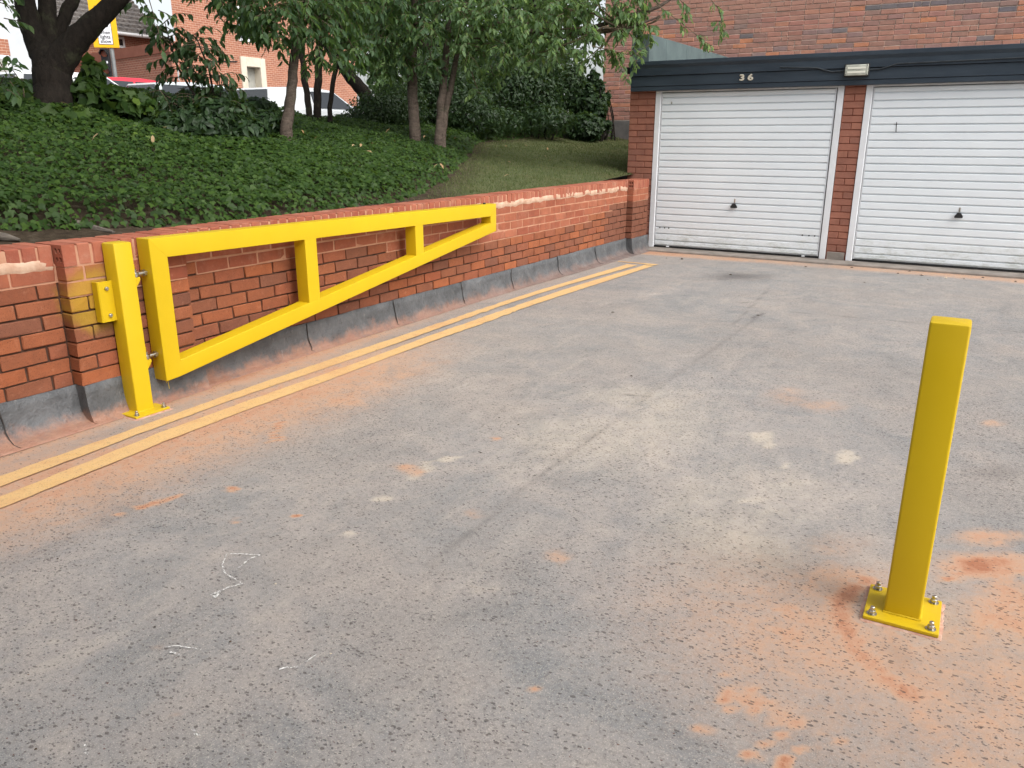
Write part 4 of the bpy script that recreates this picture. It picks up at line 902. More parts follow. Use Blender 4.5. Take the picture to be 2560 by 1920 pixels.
M['leaf_dark'] = leaf_mat('dark_leaf', [srgb(32, 50, 30), srgb(44, 64, 36), srgb(38, 58, 36), srgb(56, 78, 44)], 0.2)
M['leaf_far'] = leaf_mat('background_leaf', [srgb(98, 122, 88), srgb(114, 140, 94), srgb(104, 130, 96), srgb(140, 162, 104)], 0.55)
def bark(name, c1, c2, sc):
    k = NM(name, 0.9, 0.15); h = k.noise(26, 6, 0.75, sc=sc, dist=0.4); c = k.ramp(h, (0.3, c1), (0.7, c2))
    c = k.mix(k.math('MULTIPLY', k.sm(k.noise(5, 5, 0.7), 0.52, 0.7), 0.4), c, srgb(84, 88, 66))
    return k.out(c, None, k.bump(h, 1.0, 0.02))
M['bark_dark'] = bark('dark_bark', srgb(26, 23, 21), srgb(50, 44, 39), (1, 1, 0.35)); M['bark'] = bark('cherry_bark', srgb(64, 56, 50), srgb(108, 96, 87), (0.5, 0.5, 1.4))
M['twig'] = plain('twig_bark', srgb(70, 60, 48), srgb(110, 98, 80), 30, 0.9)

# ---- ivy ground cover
n = 165000; px_ = -0.15 - 5.2 * RNG.random(n); py_ = 0.2 + 14.1 * RNG.random(n) ** 1.15
d = xedge(py_) - px_ + 0.16 * (vnoise(px_, py_, 2.2, 3, 14) - 0.5)
keep = (d > 0) & (RNG.random(n) < np.clip(0.55 + d, 0, 1)); px_, py_, d = px_[keep], py_[keep], d[keep]; n = len(px_)
th = (0.05 + 0.13 * vnoise(px_, py_, 1.7, 3, 15)) * np.clip(d / 0.18, 0.25, 1) + 0.05 * np.clip((-3.6 - px_) / 0.8, 0, 1) + 0.12 * vnoise(px_, py_, 3.1, 2, 16) * np.clip((-3.9 - px_) / 0.6, 0, 1)
pz_ = hgt(px_, py_) + th * (1 - 0.75 * RNG.random(n) ** 2.2)
steep = np.clip(1 - d / 0.25, 0, 1)
N_ = np.stack([0.45 + 0.8 * steep + RNG.normal(0, .38, n), -0.12 + RNG.normal(0, .38, n), 0.85 - 0.4 * steep + RNG.normal(0, .2, n)], 1)
D_ = np.stack([0.7 + RNG.normal(0, .5, n), -0.2 + RNG.normal(0, .6, n), -0.35 - 0.6 * steep + RNG.normal(0, .25, n)], 1)
sz = RNG.uniform(0.020, 0.050, n) * np.clip(0.8 + 0.5 * vnoise(px_, py_, 1.2, 3, 41), 0.7, 1.3); rv = np.clip(0.55 * vnoise(px_, py_, 0.9, 3, 17) + 0.55 * RNG.random(n) - 0.02, 0, 1)
me = leaf_mesh('ivy_ground_cover', np.stack([px_, py_, pz_], 1), D_, N_, sz, IVY_T, IVY_F, rv)
tag(link('ivy_ground_cover', me, M['ivy']), 'dense dark ivy carpeting the bank behind the wall', 'ivy', None, 'stuff')
# fallen leaves on the ivy and the lawn
nn = 26; lx = -0.5 - 2.6 * RNG.random(nn); lyy = 2.5 + 9 * RNG.random(nn); up = np.tile([[0.2, 0, 1.0]], (nn, 1)) + RNG.normal(0, .2, (nn, 3))
me = leaf_mesh('fallen_leaf', np.stack([lx, lyy, hgt(lx, lyy) + np.where(lx < xedge(lyy), 0.17, 0.02)], 1), RNG.normal(0, 1, (nn, 3)), up, RNG.uniform(.05, .09, nn), OVAL_T, OVAL_F)
tag(link('fallen_leaves', me, leaf_mat('dry_leaf', [srgb(150, 120, 84), srgb(176, 150, 116), srgb(120, 96, 60)], 0.1, 0.8)), 'few pale dead leaves lying on the ivy and grass', 'dead leaves', None, 'stuff')
# grass
n = 60000; gx_ = -0.22 - 3.2 * RNG.random(n); gy_ = 5.5 + 8.8 * RNG.random(n); dd = xedge(gy_) - gx_ + 0.2 * (vnoise(gx_, gy_, 3, 3, 18) - 0.5)
keep = (dd < -0.02) & (RNG.random(n) < np.clip((gy_ - 5.6) / 1.2, 0.05, 1)); gx_, gy_ = gx_[keep], gy_[keep]; n = len(gx_)
GT = np.array([(0, -.10, 0), (0, .10, 0), (1, 0, 0)], float); GF = np.array([(0, 1, 2)])
me = leaf_mesh('lawn_grass', np.stack([gx_, gy_, hgt(gx_, gy_) - 0.004], 1), np.stack([RNG.normal(0, .45, n), RNG.normal(0, .45, n), np.ones(n)], 1), RNG.normal(0, 1, (n, 3)), RNG.uniform(.018, .042, n), GT, GF)
tag(link('lawn_grass', me, leaf_mat('grass_blade', [srgb(74, 84, 52), srgb(90, 100, 62), srgb(104, 112, 72), srgb(116, 112, 80)], 0.3, 0.7)), 'short olive green grass of the small lawn beside the garage', 'grass', None, 'stuff')

# ---- dead wood by the wall
def log(pts, rad, label):
    b_ = MB(); b_.tube(pts, rad, 9); o_ = b_.build('dead_branch', M['deadwood'], None, sm=50); 
    return tag(o_, label, 'branch')
M['deadwood'] = bark('grey_deadwood', srgb(84, 78, 72), srgb(134, 126, 116), (0.4, 0.4, 3))
q0 = onp(126, 556, 2, 0.90); q1 = onp(200, 566, 2, 0.89); q2 = onp(284, 581, 2, 0.87)
log([q0, 0.5 * (q0 + q1) + np.array([0, 0, .012]), q1, q2], [0.024, 0.036, 0.034, 0.010], 'weathered grey branch lying behind the wall above the gate post')
w0 = onp(-20, 588, 2, 0.90); w1 = onp(50, 600, 2, 0.875)
log([w0, 0.5 * (w0 + w1), w1], [0.025, 0.024, 0.008], 'short pale piece of dead wood behind the wall at the left edge')

# ---- trees
class Crown:
    def __init__(s): s.P = []; s.D = []; s.N = []; s.S = []; s.tw = MB()
    def twig(s, p0, d, L, size, per=9, droop=0.5, side=0.75):
        d = d / np.linalg.norm(d); pts = [p0]; p = p0.copy(); v = d.copy(); k = per
        for i in range(k):
            v = v + np.array([0, 0, -droop * 0.12]) + RNG.normal(0, 0.08, 3); v /= np.linalg.norm(v); p = p + v * (L / k); pts.append(p.copy())
            sd_ = np.cross(v, np.array([0, 0, 1.])); sd_ /= (np.linalg.norm(sd_) + 1e-6); sg = 1 if i % 2 else -1
            ld = v * 0.55 + sd_ * sg * side + np.array([0, 0, -droop * 0.8]) + RNG.normal(0, 0.25, 3)
            s.P.append(p.copy()); s.D.append(ld); s.N.append(np.array([0, 0, 1.0]) + RNG.normal(0, 0.42, 3)); s.S.append(size * RNG.uniform(0.65, 1.2))
        s.tw.tube([pts[0], pts[k // 2], pts[-1]], [0.0045, 0.003, 0.0015], 4, False)
    def cluster(s, c, r, n, size, L=0.3, per=9, droop=0.5):
        c = np.array(c, float); r = np.array(r if hasattr(r, '__len__') else (r, r, r * 0.75), float)
        for i in range(n):
            q = RNG.normal(0, 1, 3); q /= np.linalg.norm(q); q = q * RNG.random() ** 0.45 * r
            dr = q / (np.linalg.norm(q) + 1e-6) * 0.8 + RNG.normal(0, 0.5, 3); dr[2] *= 0.5; s.twig(c + q * 0.8, dr, L * RNG.uniform(0.6, 1.2), size, per, droop)
    def limb(s, a, b_, r0=0.014, r1=0.005, sag=0.06):
        a = np.array(a); b_ = np.array(b_); L = np.linalg.norm(b_ - a); pts = []
        w_ = RNG.normal(0, 0.05 * L, (5, 3)); w_[0] = w_[4] = 0
        for i in range(5): t = i / 4; pts.append(a * (1 - t) + b_ * t + w_[i] + np.array([0, 0, sag * L * 4 * t * (1 - t) * 0.5]))
        s.tw.tube(pts, list(np.linspace(r0, r1, 5)), 6, False)
    def build(s, root, mat, T=None, Ft=None, name='crown'):
        T = OVAL_T if T is None else T; Ft = OVAL_F if Ft is None else Ft
        link(name, leaf_mesh(name, np.array(s.P), np.array(s.D), np.array(s.N), np.array(s.S), T, Ft), mat, root)
        s.tw.build('branches', M['twig'], root)['kind'] = 'stuff'
def trunk(root, paths, mat, n=12):
    b_ = MB()
    for pts, rad in paths:
        P = [np.array(p, float) for p in pts]; P2 = []; R2 = []
        for i in range(len(P) - 1):
            for t in np.linspace(0, 1, 5)[:-1]:
                P2.append(P[i] * (1 - t) + P[i + 1] * t + RNG.normal(0, 0.004, 3)); R2.append((rad[i] * (1 - t) + rad[i + 1] * t) * RNG.uniform(0.97, 1.03))
        P2.append(P[-1]); R2.append(rad[-1]); b_.tube(P2, R2, n)
    return b_.build('trunk', mat, root, sm=80)
def down(p, dz=0.25): q = np.array(p, float).copy(); q[2] -= dz; return q

# big dark tree on the left
t1 = empty('tree', tuple(at(132, 285, 6.72))); t1.location = (0, 0, 0); tag(t1, 'large dark tree whose thick trunk forks into four limbs', 'tree')
d1_ = 6.72; k_ = d1_ / FPX; a = lambda x, y, dd=0: at(x, y, d1_ + dd)
trunk(t1, [([down(a(128, 290), .3), a(130, 285), a(133, 225), a(130, 170), a(122, 140)], [56 * k_, 51 * k_, 43 * k_, 45 * k_, 40 * k_]),
           ([a(118, 150), a(95, 110), a(76, 60), a(62, 0), a(40, -120), a(-10, -420)], [34 * k_, 29 * k_, 26 * k_, 24 * k_, 22 * k_, 14 * k_]),
           ([a(128, 150, .05), a(122, 80, .08), a(118, 20, .12), a(112, -90, .2), a(150, -400, .5)], [26 * k_, 22 * k_, 21 * k_, 18 * k_, 12 * k_]),
           ([a(135, 110, .12), a(155, 60, .16), a(178, 10, .2), a(215, -90, .3), a(330, -340, .4)], [18 * k_, 16 * k_, 16 * k_, 14 * k_, 9 * k_]),
           ([a(140, 165), a(170, 125, -.03), a(210, 80, -.06), a(262, 30, -.1), a(320, -30, -.14), a(470, -190, -.3)], [42 * k_, 33 * k_, 28 * k_, 24 * k_, 21 * k_, 13 * k_])], M['bark_dark'], 14)
c = Crown()
top = [a(-10, -420), a(150, -400, .5), a(330, -340, .4), a(470, -190, -.3)]
for (x, y, z, r) in ((-3.2, 3.4, 4.2, 1.1), (-4.0, 4.6, 4.6, 1.2), (-2.3, 4.6, 4.3, 1.0), (-3.0, 5.8, 4.3, 1.1), (-1.6, 3.6, 4.0, .8), (-4.6, 3.2, 4.0, 1.0), (-2.6, 2.4, 3.9, .9), (-3.4, 4.4, 5.4, 1.3), (-4.8, 6.0, 4.4, 1.1), (-1.7, 5.6, 4.4, .8)):
    c.cluster((x, y, z), r, int(110 * r), 0.14, 0.5, 9)
    for tp in top:
        if np.linalg.norm(tp - np.array([x, y, z])) < 2.0: c.limb(tp, (x, y, z), 0.03, 0.008); break
for (x, y, dd, r, nn_) in ((2, 45, -.3, .09, 3), (-12, 12, -.3, .12, 4), (28, 20, .1, .06, 2), (20, 190, -.4, .10, 4), (-8, 130, -.5, .10, 4), (-10, 225, -.5, .1, 4), (340, 5, .1, .06, 3), (382, 30, .1, .08, 4), (400, 55, .1, .06, 2)):
    c.cluster(a(x, y, dd), r, nn_, 0.095, 0.18, 6, 0.9)
c.limb(a(-120, -60, -.5), a(20, 190, -.4), 0.012, 0.003); c.limb(a(330, -150, 0), a(385, 40, .1), 0.010, 0.003)
c.build(t1, M['leaf'])

# the slender trees, front to back
def slender(label, paths, clusters, mat=None, size=0.12, light=False, dens=1.0, name='tree'):
    r = empty(name, (0, 0, 0)); tag(r, label, 'tree', 'slender trees on the bank'); trunk(r, paths, mat or M['bark'], 10); c_ = Crown()
    ends = [np.array(p[0][-1]) for p in paths] + [np.array(p[0][-2]) for p in paths]
    for (x, y, dd, rr, *q) in clusters:
        ctr = at(x, y, dd); c_.cluster(ctr, rr, max(2, int(dens * (190 * rr ** 1.5))), size, min(0.28, 0.12 + rr * 0.4), 9, 0.8)
        e = min(ends, key=lambda v: np.linalg.norm(v - ctr)); c_.limb(e, ctr, 0.015, 0.005)
    c_.build(r, M['leaf_light'] if light else M['leaf']); return r, c_
s_ = 8.05 / FPX; a = lambda x, y, dd=0: at(x, y, 8.05 + dd)
slender('slender tree with straight pale trunk standing nearest on the ivy', [([down(a(712, 345), .25), a(714, 335), a(724, 260), a(733, 180), a(742, 60), a(748, -120), a(752, -330)], [17 * s_, 16 * s_, 13.5 * s_, 12 * s_, 10 * s_, 8 * s_, 4 * s_])],
    [(545, -25, 8.0, .24), (600, 5, 7.9, .26), (640, 40, 7.8, .22), (690, 10, 7.6, .30), (700, 75, 7.6, .20), (770, 20, 7.8, .32), (790, 95, 7.9, .20), (850, 20, 8.2, .30), (650, 85, 8.1, .10), (590, 65, 8.3, .08), (600, -130, 8, .45), (740, -120, 7.8, .5), (860, -110, 8.1, .45), (480, -70, 8.2, .2), (775, 150, 8.3, .10), (880, 115, 8.5, .2), (830, 150, 8.4, .10), (640, -300, 8, .8), (860, -300, 8.2, .8)], size=0.088, dens=1.25)
s_ = 10.6 / FPX; a = lambda x, y, dd=0: at(x, y, 10.6 + dd)
slender('clump of three thin dark stems behind the nearest slender tree', [([down(a(775, 290), .3), a(772, 270), a(762, 200), a(752, 120), a(760, -100)], [9 * s_, 8 * s_, 8 * s_, 7 * s_, 4 * s_]),
    ([down(a(792, 290), .3), a(793, 270), a(796, 180), a(800, 90), a(810, -120)], [10 * s_, 10 * s_, 9 * s_, 8 * s_, 5 * s_]), ([down(a(824, 295), .3), a(824, 270), a(835, 190), a(846, 110), a(862, -100)], [6.5 * s_, 6 * s_, 6 * s_, 5 * s_, 3 * s_])],
    [(760, 0, 10.6, .36), (830, 50, 10.7, .3), (900, 0, 10.6, .4), (880, 95, 10.6, .22), (800, -130, 10.6, .7), (680, -90, 10.8, .4), (940, -130, 10.6, .7)], M['bark_dark'], 0.088, dens=1.4)
s_ = 12.0 / FPX; a = lambda x, y, dd=0: at(x, y, 12 + dd)
slender('tree with thick dark trunk leaning steeply to the left', [([down(a(940, 275), .3), a(915, 238), a(880, 195), a(846, 155), a(800, 80), a(760, -60)], [19 * s_, 17 * s_, 16 * s_, 14 * s_, 11 * s_, 6 * s_])],
    [(820, 0, 12, .4), (740, -60, 12, .5), (900, 70, 12.3, .25), (960, 30, 12.2, .4), (990, 120, 12.2, .3), (880, -90, 12, .6)], M['bark_dark'], 0.088, dens=1.4)
s_ = 10.1 / FPX; a = lambda x, y, dd=0: at(x, y, 10.1 + dd)
slender('slender tree with smooth grey trunk left of the pair beside the lawn', [([down(a(1037, 340), .25), a(1037, 328), a(1032, 240), a(1030, 160), a(1036, 60), a(1040, -150)], [15.5 * s_, 14.5 * s_, 13 * s_, 12 * s_, 9 * s_, 5 * s_])],
    [(950, 10, 9.9, .34), (940, 95, 9.9, .22), (1000, 0, 9.5, .36), (1060, 70, 9.5, .28), (1010, 145, 9.8, .18), (1080, 160, 9.8, .16), (905, 150, 9.9, .16), (960, 175, 10, .15), (985, 90, 9.7, .25), (980, -110, 9.8, .6), (1120, -110, 9.6, .6), (1120, 10, 9.6, .32)], size=0.088, dens=1.25)
s_ = 9.93 / FPX; a = lambda x, y, dd=0: at(x, y, 9.93 + dd)
r5, c5 = slender('twin-stemmed slender tree at the lawn edge with branch reaching over the garage', [([down(a(1096, 362), .25), a(1097, 350), a(1104, 260), a(1112, 180), a(1120, 90), a(1130, -120)], [13 * s_, 12 * s_, 11 * s_, 9 * s_, 8 * s_, 4 * s_]),
    ([down(a(1104, 362), .25), a(1106, 350), a(1116, 270), a(1135, 180), a(1150, 90), a(1180, -100)], [10 * s_, 9 * s_, 8 * s_, 7 * s_, 6 * s_, 4 * s_]),
    ([a(1120, 90), at(1250, 60, 9.6), at(1400, 95, 9.4), at(1540, 50, 9.1), at(1650, 15, 9.0), at(1720, -40, 9)], [7 * s_, 6 * s_, 5 * s_, 4.5 * s_, 4 * s_, 2 * s_]), ([at(1440, 85, 9.3), at(1560, 75, 9.0), at(1650, 40, 8.9)], [5 * s_, 3.5 * s_, 2 * s_])],
    [(1190, 50, 9.4, .30), (1180, 120, 9.6, .20), (1270, 20, 9.4, .32), (1260, 110, 9.4, .24), (1340, 70, 9.3, .28), (1330, 135, 9.4, .18), (1410, 20, 9.2, .28), (1400, 115, 9.2, .2), (1470, 80, 9.1, .2), (1490, 10, 9.1, .22), (1470, 145, 9.1, .12), (1525, 130, 9.0, .09), (1560, 60, 9.0, .2), (1575, 20, 9.0, .18), (1610, 70, 9, .12),
     (1195, 225, 9.8, .06), (1300, -110, 9.4, .55), (1450, -110, 9.2, .5), (1230, 170, 10.4, .16), (1600, -70, 9.1, .4), (1380, 10, 10, .4)], size=0.09, light=True, dens=1.25)
# hanging sprays in front of the wall and the fascia corner
c = Crown()
for pts in (((1640, 10), (1680, 40), (1720, 70), (1755, 100), (1785, 118)), ((1760, -20), (1795, 20), (1805, 55), (1810, 88)), ((1480, 115), (1510, 122), (1545, 130), (1575, 138), (1600, 128), (1620, 115)), ((1590, 135), (1600, 140), (1588, 158)), ((1690, -10), (1712, 12), (1720, 30)), ((1545, 140), (1560, 160), (1566, 185))):
    P = [at(x, y, 8.95 + 0.03 * i) for i, (x, y) in enumerate(pts)]; c.tw.tube(P, list(np.linspace(0.006, 0.0025, len(P))), 5, False)
    for i in range(1, len(P)):
        for q in range(3):
            v = P[i] - P[i - 1]; c.twig(P[i - 1] + v * RNG.random(), v + RNG.normal(0, .12, 3), 0.10, 0.085, 4, 1.0)
link('hanging_leaves', leaf_mesh('hanging_leaves', np.array(c.P), np.array(c.D), np.array(c.N), np.array(c.S), OVAL_T, OVAL_F), M['leaf_light'], r5); c.tw.build('hanging_twigs', M['twig'], r5)['kind'] = 'stuff'

# shrubs
def shrub(name, label, cat, ctrs, n, size, mat, T=OVAL_T, Ft=OVAL_F, stems=None, group=None, up=0.35):
    r = empty(name, (0, 0, 0)); tag(r, label, cat, group); P = []; N = []
    vol = np.array([float(np.prod(q[1])) ** (2 / 3) for q in ctrs]); vol /= vol.sum()
    for (cc, rr), w in zip(ctrs, vol):
        m_ = int(n * w); q = RNG.normal(0, 1, (m_, 3)); q /= np.linalg.norm(q, axis=1, keepdims=True)
        lum = 0.82 + 0.36 * vnoise(q[:, 0] * 2 + cc[0], q[:, 1] * 2 + q[:, 2] * 1.7, 1.6, 3, 19)
        rad = RNG.random(m_) ** 0.28 * lum; P.append(np.array(cc) + q * rad[:, None] * np.array(rr)); N.append(q + RNG.normal(0, .5, (m_, 3)) + np.array([0, 0, up]))
    P = np.concatenate(P); N = np.concatenate(N); k = P[:, 2] > hgt(P[:, 0], P[:, 1]) - 0.02; P, N = P[k], N[k]; m_ = len(P)
    Dd = np.cross(N, RNG.normal(0, 1, (m_, 3))) + np.array([0, 0, -0.4])
    link('foliage', leaf_mesh('foliage', P, Dd, N, RNG.uniform(.7, 1.25, m_) * size, T, Ft), mat, r)
    b_ = MB()
    for (cc, rr) in ctrs:
        for _ in range(3):
            e = np.array(cc) + RNG.normal(0, .4, 3) * np.array(rr); g_ = np.array([cc[0] + RNG.normal(0, .08), cc[1] + RNG.normal(0, .08), 0]); g_[2] = float(hgt(g_[0], g_[1])) - 0.05
            b_.tube([g_, 0.5 * (g_ + e) + RNG.normal(0, .05, 3), e], [0.02, 0.014, 0.006], 6)
    b_.build('stems', M['bark_dark'], r)['kind'] = 'stuff'; return r
def C(x, y, dd, rx, rz, ry=None): return (tuple(at(x, y, dd)), (rx, ry or rx, rz))
shrub('shrub', 'rounded dark evergreen shrub under the leaning tree', 'shrub', [C(955, 285, 11.6, .48, .34), C(1000, 265, 11.9, .4, .42), C(910, 300, 11.4, .3, .22)], 9000, 0.045, M['leaf_dark'], QUAD_T, QUAD_F)
shrub('shrub', 'dark shrub filling the space behind the twin-stemmed tree', 'shrub', [C(1080, 250, 12.5, .5, .5), C(1150, 270, 12.6, .6, .5), C(1100, 190, 12.8, .6, .45), C(1200, 300, 12.4, .45, .3)], 9000, 0.07, M['leaf_dark'])
shrub('shrub', 'tangled green shrub at the back of the lawn', 'shrub', [C(1270, 235, 13.4, .55, .55), C(1340, 250, 13.6, .5, .6), C(1300, 160, 13.6, .7, .45), C(1400, 200, 13.8, .45, .6), C(1370, 300, 13.2, .5, .25), C(1250, 305, 13.0, .5, .22)], 10000, 0.075, M['leaf_dark'])
shrub('climbing_ivy', 'ivy climbing the corner of the tall brick building', 'ivy', [C(1470, 255, 13.95, .22, .34, .12), C(1462, 318, 13.8, .34, .26, .25), C(1494, 290, 13.95, .16, .26, .1), C(1508, 262, 14.1, .09, .16, .06), C(1500, 222, 14.1, .10, .16, .06), C(1482, 200, 14.1, .12, .2, .06), C(1515, 315, 14.0, .1, .10, .06), C(1440, 225, 14.0, .2, .4, .2), C(1520, 240, 14.15, .04, .10, .03)], 4200, 0.07, M['leaf_dark'], IVY_T, IVY_F)
shrub('shrub', 'broad-leaved shrub with pointed leaves in front of the parked cars', 'shrub', [C(550, 310, 7.3, .24, .26), C(500, 320, 7.2, .26, .20), C(600, 330, 7.4, .24, .18), C(530, 255, 7.6, .18, .13), C(430, 320, 7.1, .26, .13), C(655, 310, 8.2, .28, .14), C(590, 275, 7.7, .16, .12), C(645, 272, 8.8, .22, .12), C(480, 250, 7.8, .14, .10)], 6000, 0.09, M['leaf_dark'])
shrub('ivy_shrub', 'upright ivy sprouting beside the foot of the large dark tree', 'ivy', [C(215, 235, 6.9, .15, .14), C(270, 250, 7.0, .25, .12), C(230, 185, 7.05, .09, .12), C(320, 262, 7.1, .25, .11), C(150, 300, 6.55, .30, .06), C(95, 295, 6.5, .2, .07)], 1100, 0.10, M['ivy'], IVY_T, IVY_F)
shrub('ivy_shrub', 'upright ivy at the left edge beside the large dark tree', 'ivy', [C(20, 258, 6.6, .22, .10), C(62, 238, 6.7, .10, .10), C(-60, 250, 6.6, .25, .14), C(70, 262, 6.6, .12, .08)], 620, 0.095, M['ivy'], IVY_T, IVY_F)
# elder saplings: compound leaves on thin upright stems
sp = empty('sapling', (0, 0, 0)); tag(sp, 'elder sapling with drooping compound leaves rising from the ivy', 'sapling'); c = Crown(); sb = MB(); dd = 7.3
for st in (((540, 400), (500, 260), (445, 170), (425, 105), (412, 55)), ((548, 400), (540, 270), (522, 170), (500, 118), (488, 84)), ((556, 400), (556, 280), (546, 190)), ((530, 400), (470, 290), (400, 225))):
    P = [at(x, y, dd + 0.05 * RNG.normal()) for x, y in st]; sb.tube(P, list(np.linspace(0.014, 0.004, len(P))), 6)
    for i in range(1, len(P)):
        for t in (0.05, 0.25, 0.5, 0.75, 1.0):
            p = P[i - 1] * (1 - t) + P[i] * t
            for sg in (1, -1):
                v = CR * sg * 0.8 + np.array([0, 0, .35]) + RNG.normal(0, .35, 3); c.twig(p, v, 0.25, 0.095, 8, 1.3, 0.9)
link('foliage', leaf_mesh('foliage', np.array(c.P), np.array(c.D), np.array(c.N), np.array(c.S), OVAL_T, OVAL_F), M['leaf_dark'], sp); c.tw.build('leaf_stalks', M['twig'], sp)['kind'] = 'stuff'; sb.build('stems', M['bark_dark'], sp)['kind'] = 'stuff'
sp = empty('sapling', (0, 0, 0)); tag(sp, 'small leafy sprig in front of the white house at the left edge', 'sapling'); c = Crown(); sb = MB()
P = [at(62, 260, 6.5), at(58, 215, 6.5), at(44, 192, 6.5), at(28, 170, 6.5)]; sb.tube(P, [.006, .005, .004, .003], 5)
for q in P[1:]: c.twig(q, CR * RNG.choice([-1, 1]) + np.array([0, 0, .5]), 0.10, 0.07, 4, 0.6)
link('foliage', leaf_mesh('foliage', np.array(c.P), np.array(c.D), np.array(c.N), np.array(c.S), OVAL_T, OVAL_F), M['leaf'], sp); sb.build('stem', M['twig'], sp)
# background trees
def back_tree(label, base, h, ctrs, n, size):
    r = empty('background_tree', (0, 0, 0)); tag(r, label, 'tree', 'trees beyond the lawn'); base = np.array(base); trunk(r, [([base, base + np.array([0.05, 0, h * .5]), base + np.array([0, .1, h])], [0.16, 0.12, 0.05])], M['bark_dark'], 10)
    P = []; N = []
    for cc, rr in ctrs:
        m_ = int(n * rr ** 2 / sum(q[1] ** 2 for q in ctrs)); q = RNG.normal(0, 1, (m_, 3)); q /= np.linalg.norm(q, axis=1, keepdims=True)
        rad = RNG.random(m_) ** 0.3 * (0.75 + 0.45 * vnoise(q[:, 0] * 3 + cc[0], q[:, 1] * 2 + q[:, 2] * 3, 1.5, 3, 23)) * rr
        P.append(np.array(cc) + q * rad[:, None]); N.append(q + RNG.normal(0, .6, (m_, 3)))
    P = np.concatenate(P); N = np.concatenate(N); m_ = len(P)
    link('crown', leaf_mesh('crown', P, np.cross(N, RNG.normal(0, 1, (m_, 3))), N, RNG.uniform(.7, 1.3, m_) * size, OVAL_T, OVAL_F), M['leaf_far'], r)
    b_ = MB()
    for cc, rr in ctrs: b_.tube([base + np.array([0, 0, h * .6]), 0.5 * (np.array(cc) + base + np.array([0, 0, h * .8])), cc], [0.06, 0.04, 0.015], 6)
    b_.build('branches', M['bark_dark'], r)['kind'] = 'stuff'
def base_at(x, dd): p = at(x, 345, dd); p[2] = 1.2; return p
back_tree('pale leafy tree seen through gaps left of the tall brick building', base_at(1330, 17), 3.2, [(at(1300, 80, 17), 1.0), (at(1390, 130, 17.5), .8), (at(1250, 0, 17), 1.1), (at(1400, 0, 17.5), 1.0), (at(1330, -100, 17), 1.3)], 6000, 0.15)
back_tree('leafy tree behind the leaning tree, above the dark shrubs', base_at(1060, 18), 3.2, [(at(1060, 90, 18), 1.0), (at(1150, 60, 18), 1.1), (at(1010, 10, 18), 1.0), (at(1130, 160, 18), .8), (at(1090, -90, 18), 1.4), (at(1220, 180, 18), .7)], 7000, 0.15)
back_tree('low leafy tree far behind the lawn shrubs', base_at(1230, 20), 1.8, [(at(1180, 210, 20), .9), (at(1290, 215, 20), .9), (at(1390, 230, 20), .8), (at(1240, 140, 20), .9)], 5000, 0.14)

back_tree('leafy tree filling the gap right of the orange brick house', base_at(955, 16), 2.6, [(at(935, 95, 16), .75), (at(1000, 165, 15.5), .55), (at(905, 10, 16), .8), (at(965, 215, 15.5), .4)], 3600, 0.13)
# ------------------------------------------------------------------ street beyond the bank
M['road'] = plain('road_asphalt', srgb(88, 88, 90), srgb(106, 105, 104), 2, 0.9, bump=0.3); M['pave'] = plain('paving', srgb(138, 132, 126), srgb(156, 150, 142), 2, 0.9)
tag(MB().box(-19.0, -8.2, -60, 120, ROADZ - 0.3, ROADZ).build('road', M['road']), None, None, None, 'structure')
tag(MB().box(-60, -19.0, -60, 120, ROADZ - 0.3, ROADZ + 0.12).build('pavement', M['pave'], None, 0.01), None, None, None, 'structure')
tag(MB().box(-8.9, -8.15, -60, 120, ROADZ - 0.2, ROADZ + 0.11).build('kerb', M['pave'], None, 0.01), None, None, None, 'structure')
gm = raw_mesh('ground', np.array([(-600, -600, -.35), (600, -600, -.35), (600, 600, -.35), (-600, 600, -.35)], float), np.array([(0, 1, 2, 3)]))
tag(link('ground', gm, M['pave']), None, None, None, 'structure')
M['far_brick'] = far_brick('orange_brickwork', srgb(172, 116, 92), srgb(156, 104, 84), srgb(206, 176, 156), 1.0, 'y'); M['far_brick_x'] = far_brick('red_brickwork', srgb(172, 116, 96), srgb(156, 106, 90), srgb(200, 172, 152), 1.0, 'x')
M['cream'] = plain('cream_paint', srgb(214, 206, 190), srgb(198, 190, 172), 3, 0.7); M['white_render'] = plain('white_render', srgb(206, 210, 214), srgb(190, 196, 200), 1.5, 0.85, bump=0.2)
M['glass'] = plain('window_glass', (0.03, 0.035, 0.04, 1), None, rough=0.08, spec=0.6); M['upvc'] = plain('white_upvc', (0.72, 0.73, 0.74, 1), None, rough=0.4); M['blind'] = plain('grey_blind', srgb(150, 150, 144), srgb(176, 176, 168), 4, 0.8, sc=(1, 6, 1))
XB = -21.5
hb = empty('brick_house', (0, 0, 0)); tag(hb, 'tall orange brick house with cream window surround across the road', 'house')
pc = onp(430, 30, 0, XB); yl_, yr_ = float(pc[1]), float(onp(880, 280, 0, XB)[1]) + 0.4
wy0, wy1 = 22.70, 23.92; wz0, wz1 = 2.0, 4.32
sl = (yl_ - CAM[1]) / (CAM[0] - XB); bk = yl_ + 7.5 * sl + 0.5
b = MB().prism([(XB, yl_), (XB, wy0 + 0.02), (XB - 0.6, wy0 + 0.021), (-29, bk + 0.5), (-29, bk)], ROADZ, 9.0, 2).prism([(XB, wy1 - 0.02), (XB, yr_), (-29, yr_), (-29, bk + 0.52), (XB - 2.01, wy1 - 0.02)], ROADZ, 9.0, 2).box(XB - 0.6, XB, wy0 + 0.021, wy1 - 0.021, wz1 - 0.02, 9.0).box(XB - 2, XB - 0.6, wy0 + 0.022, wy1 - 0.021, ROADZ, 9.0); b.build('wall', M['far_brick'], hb)
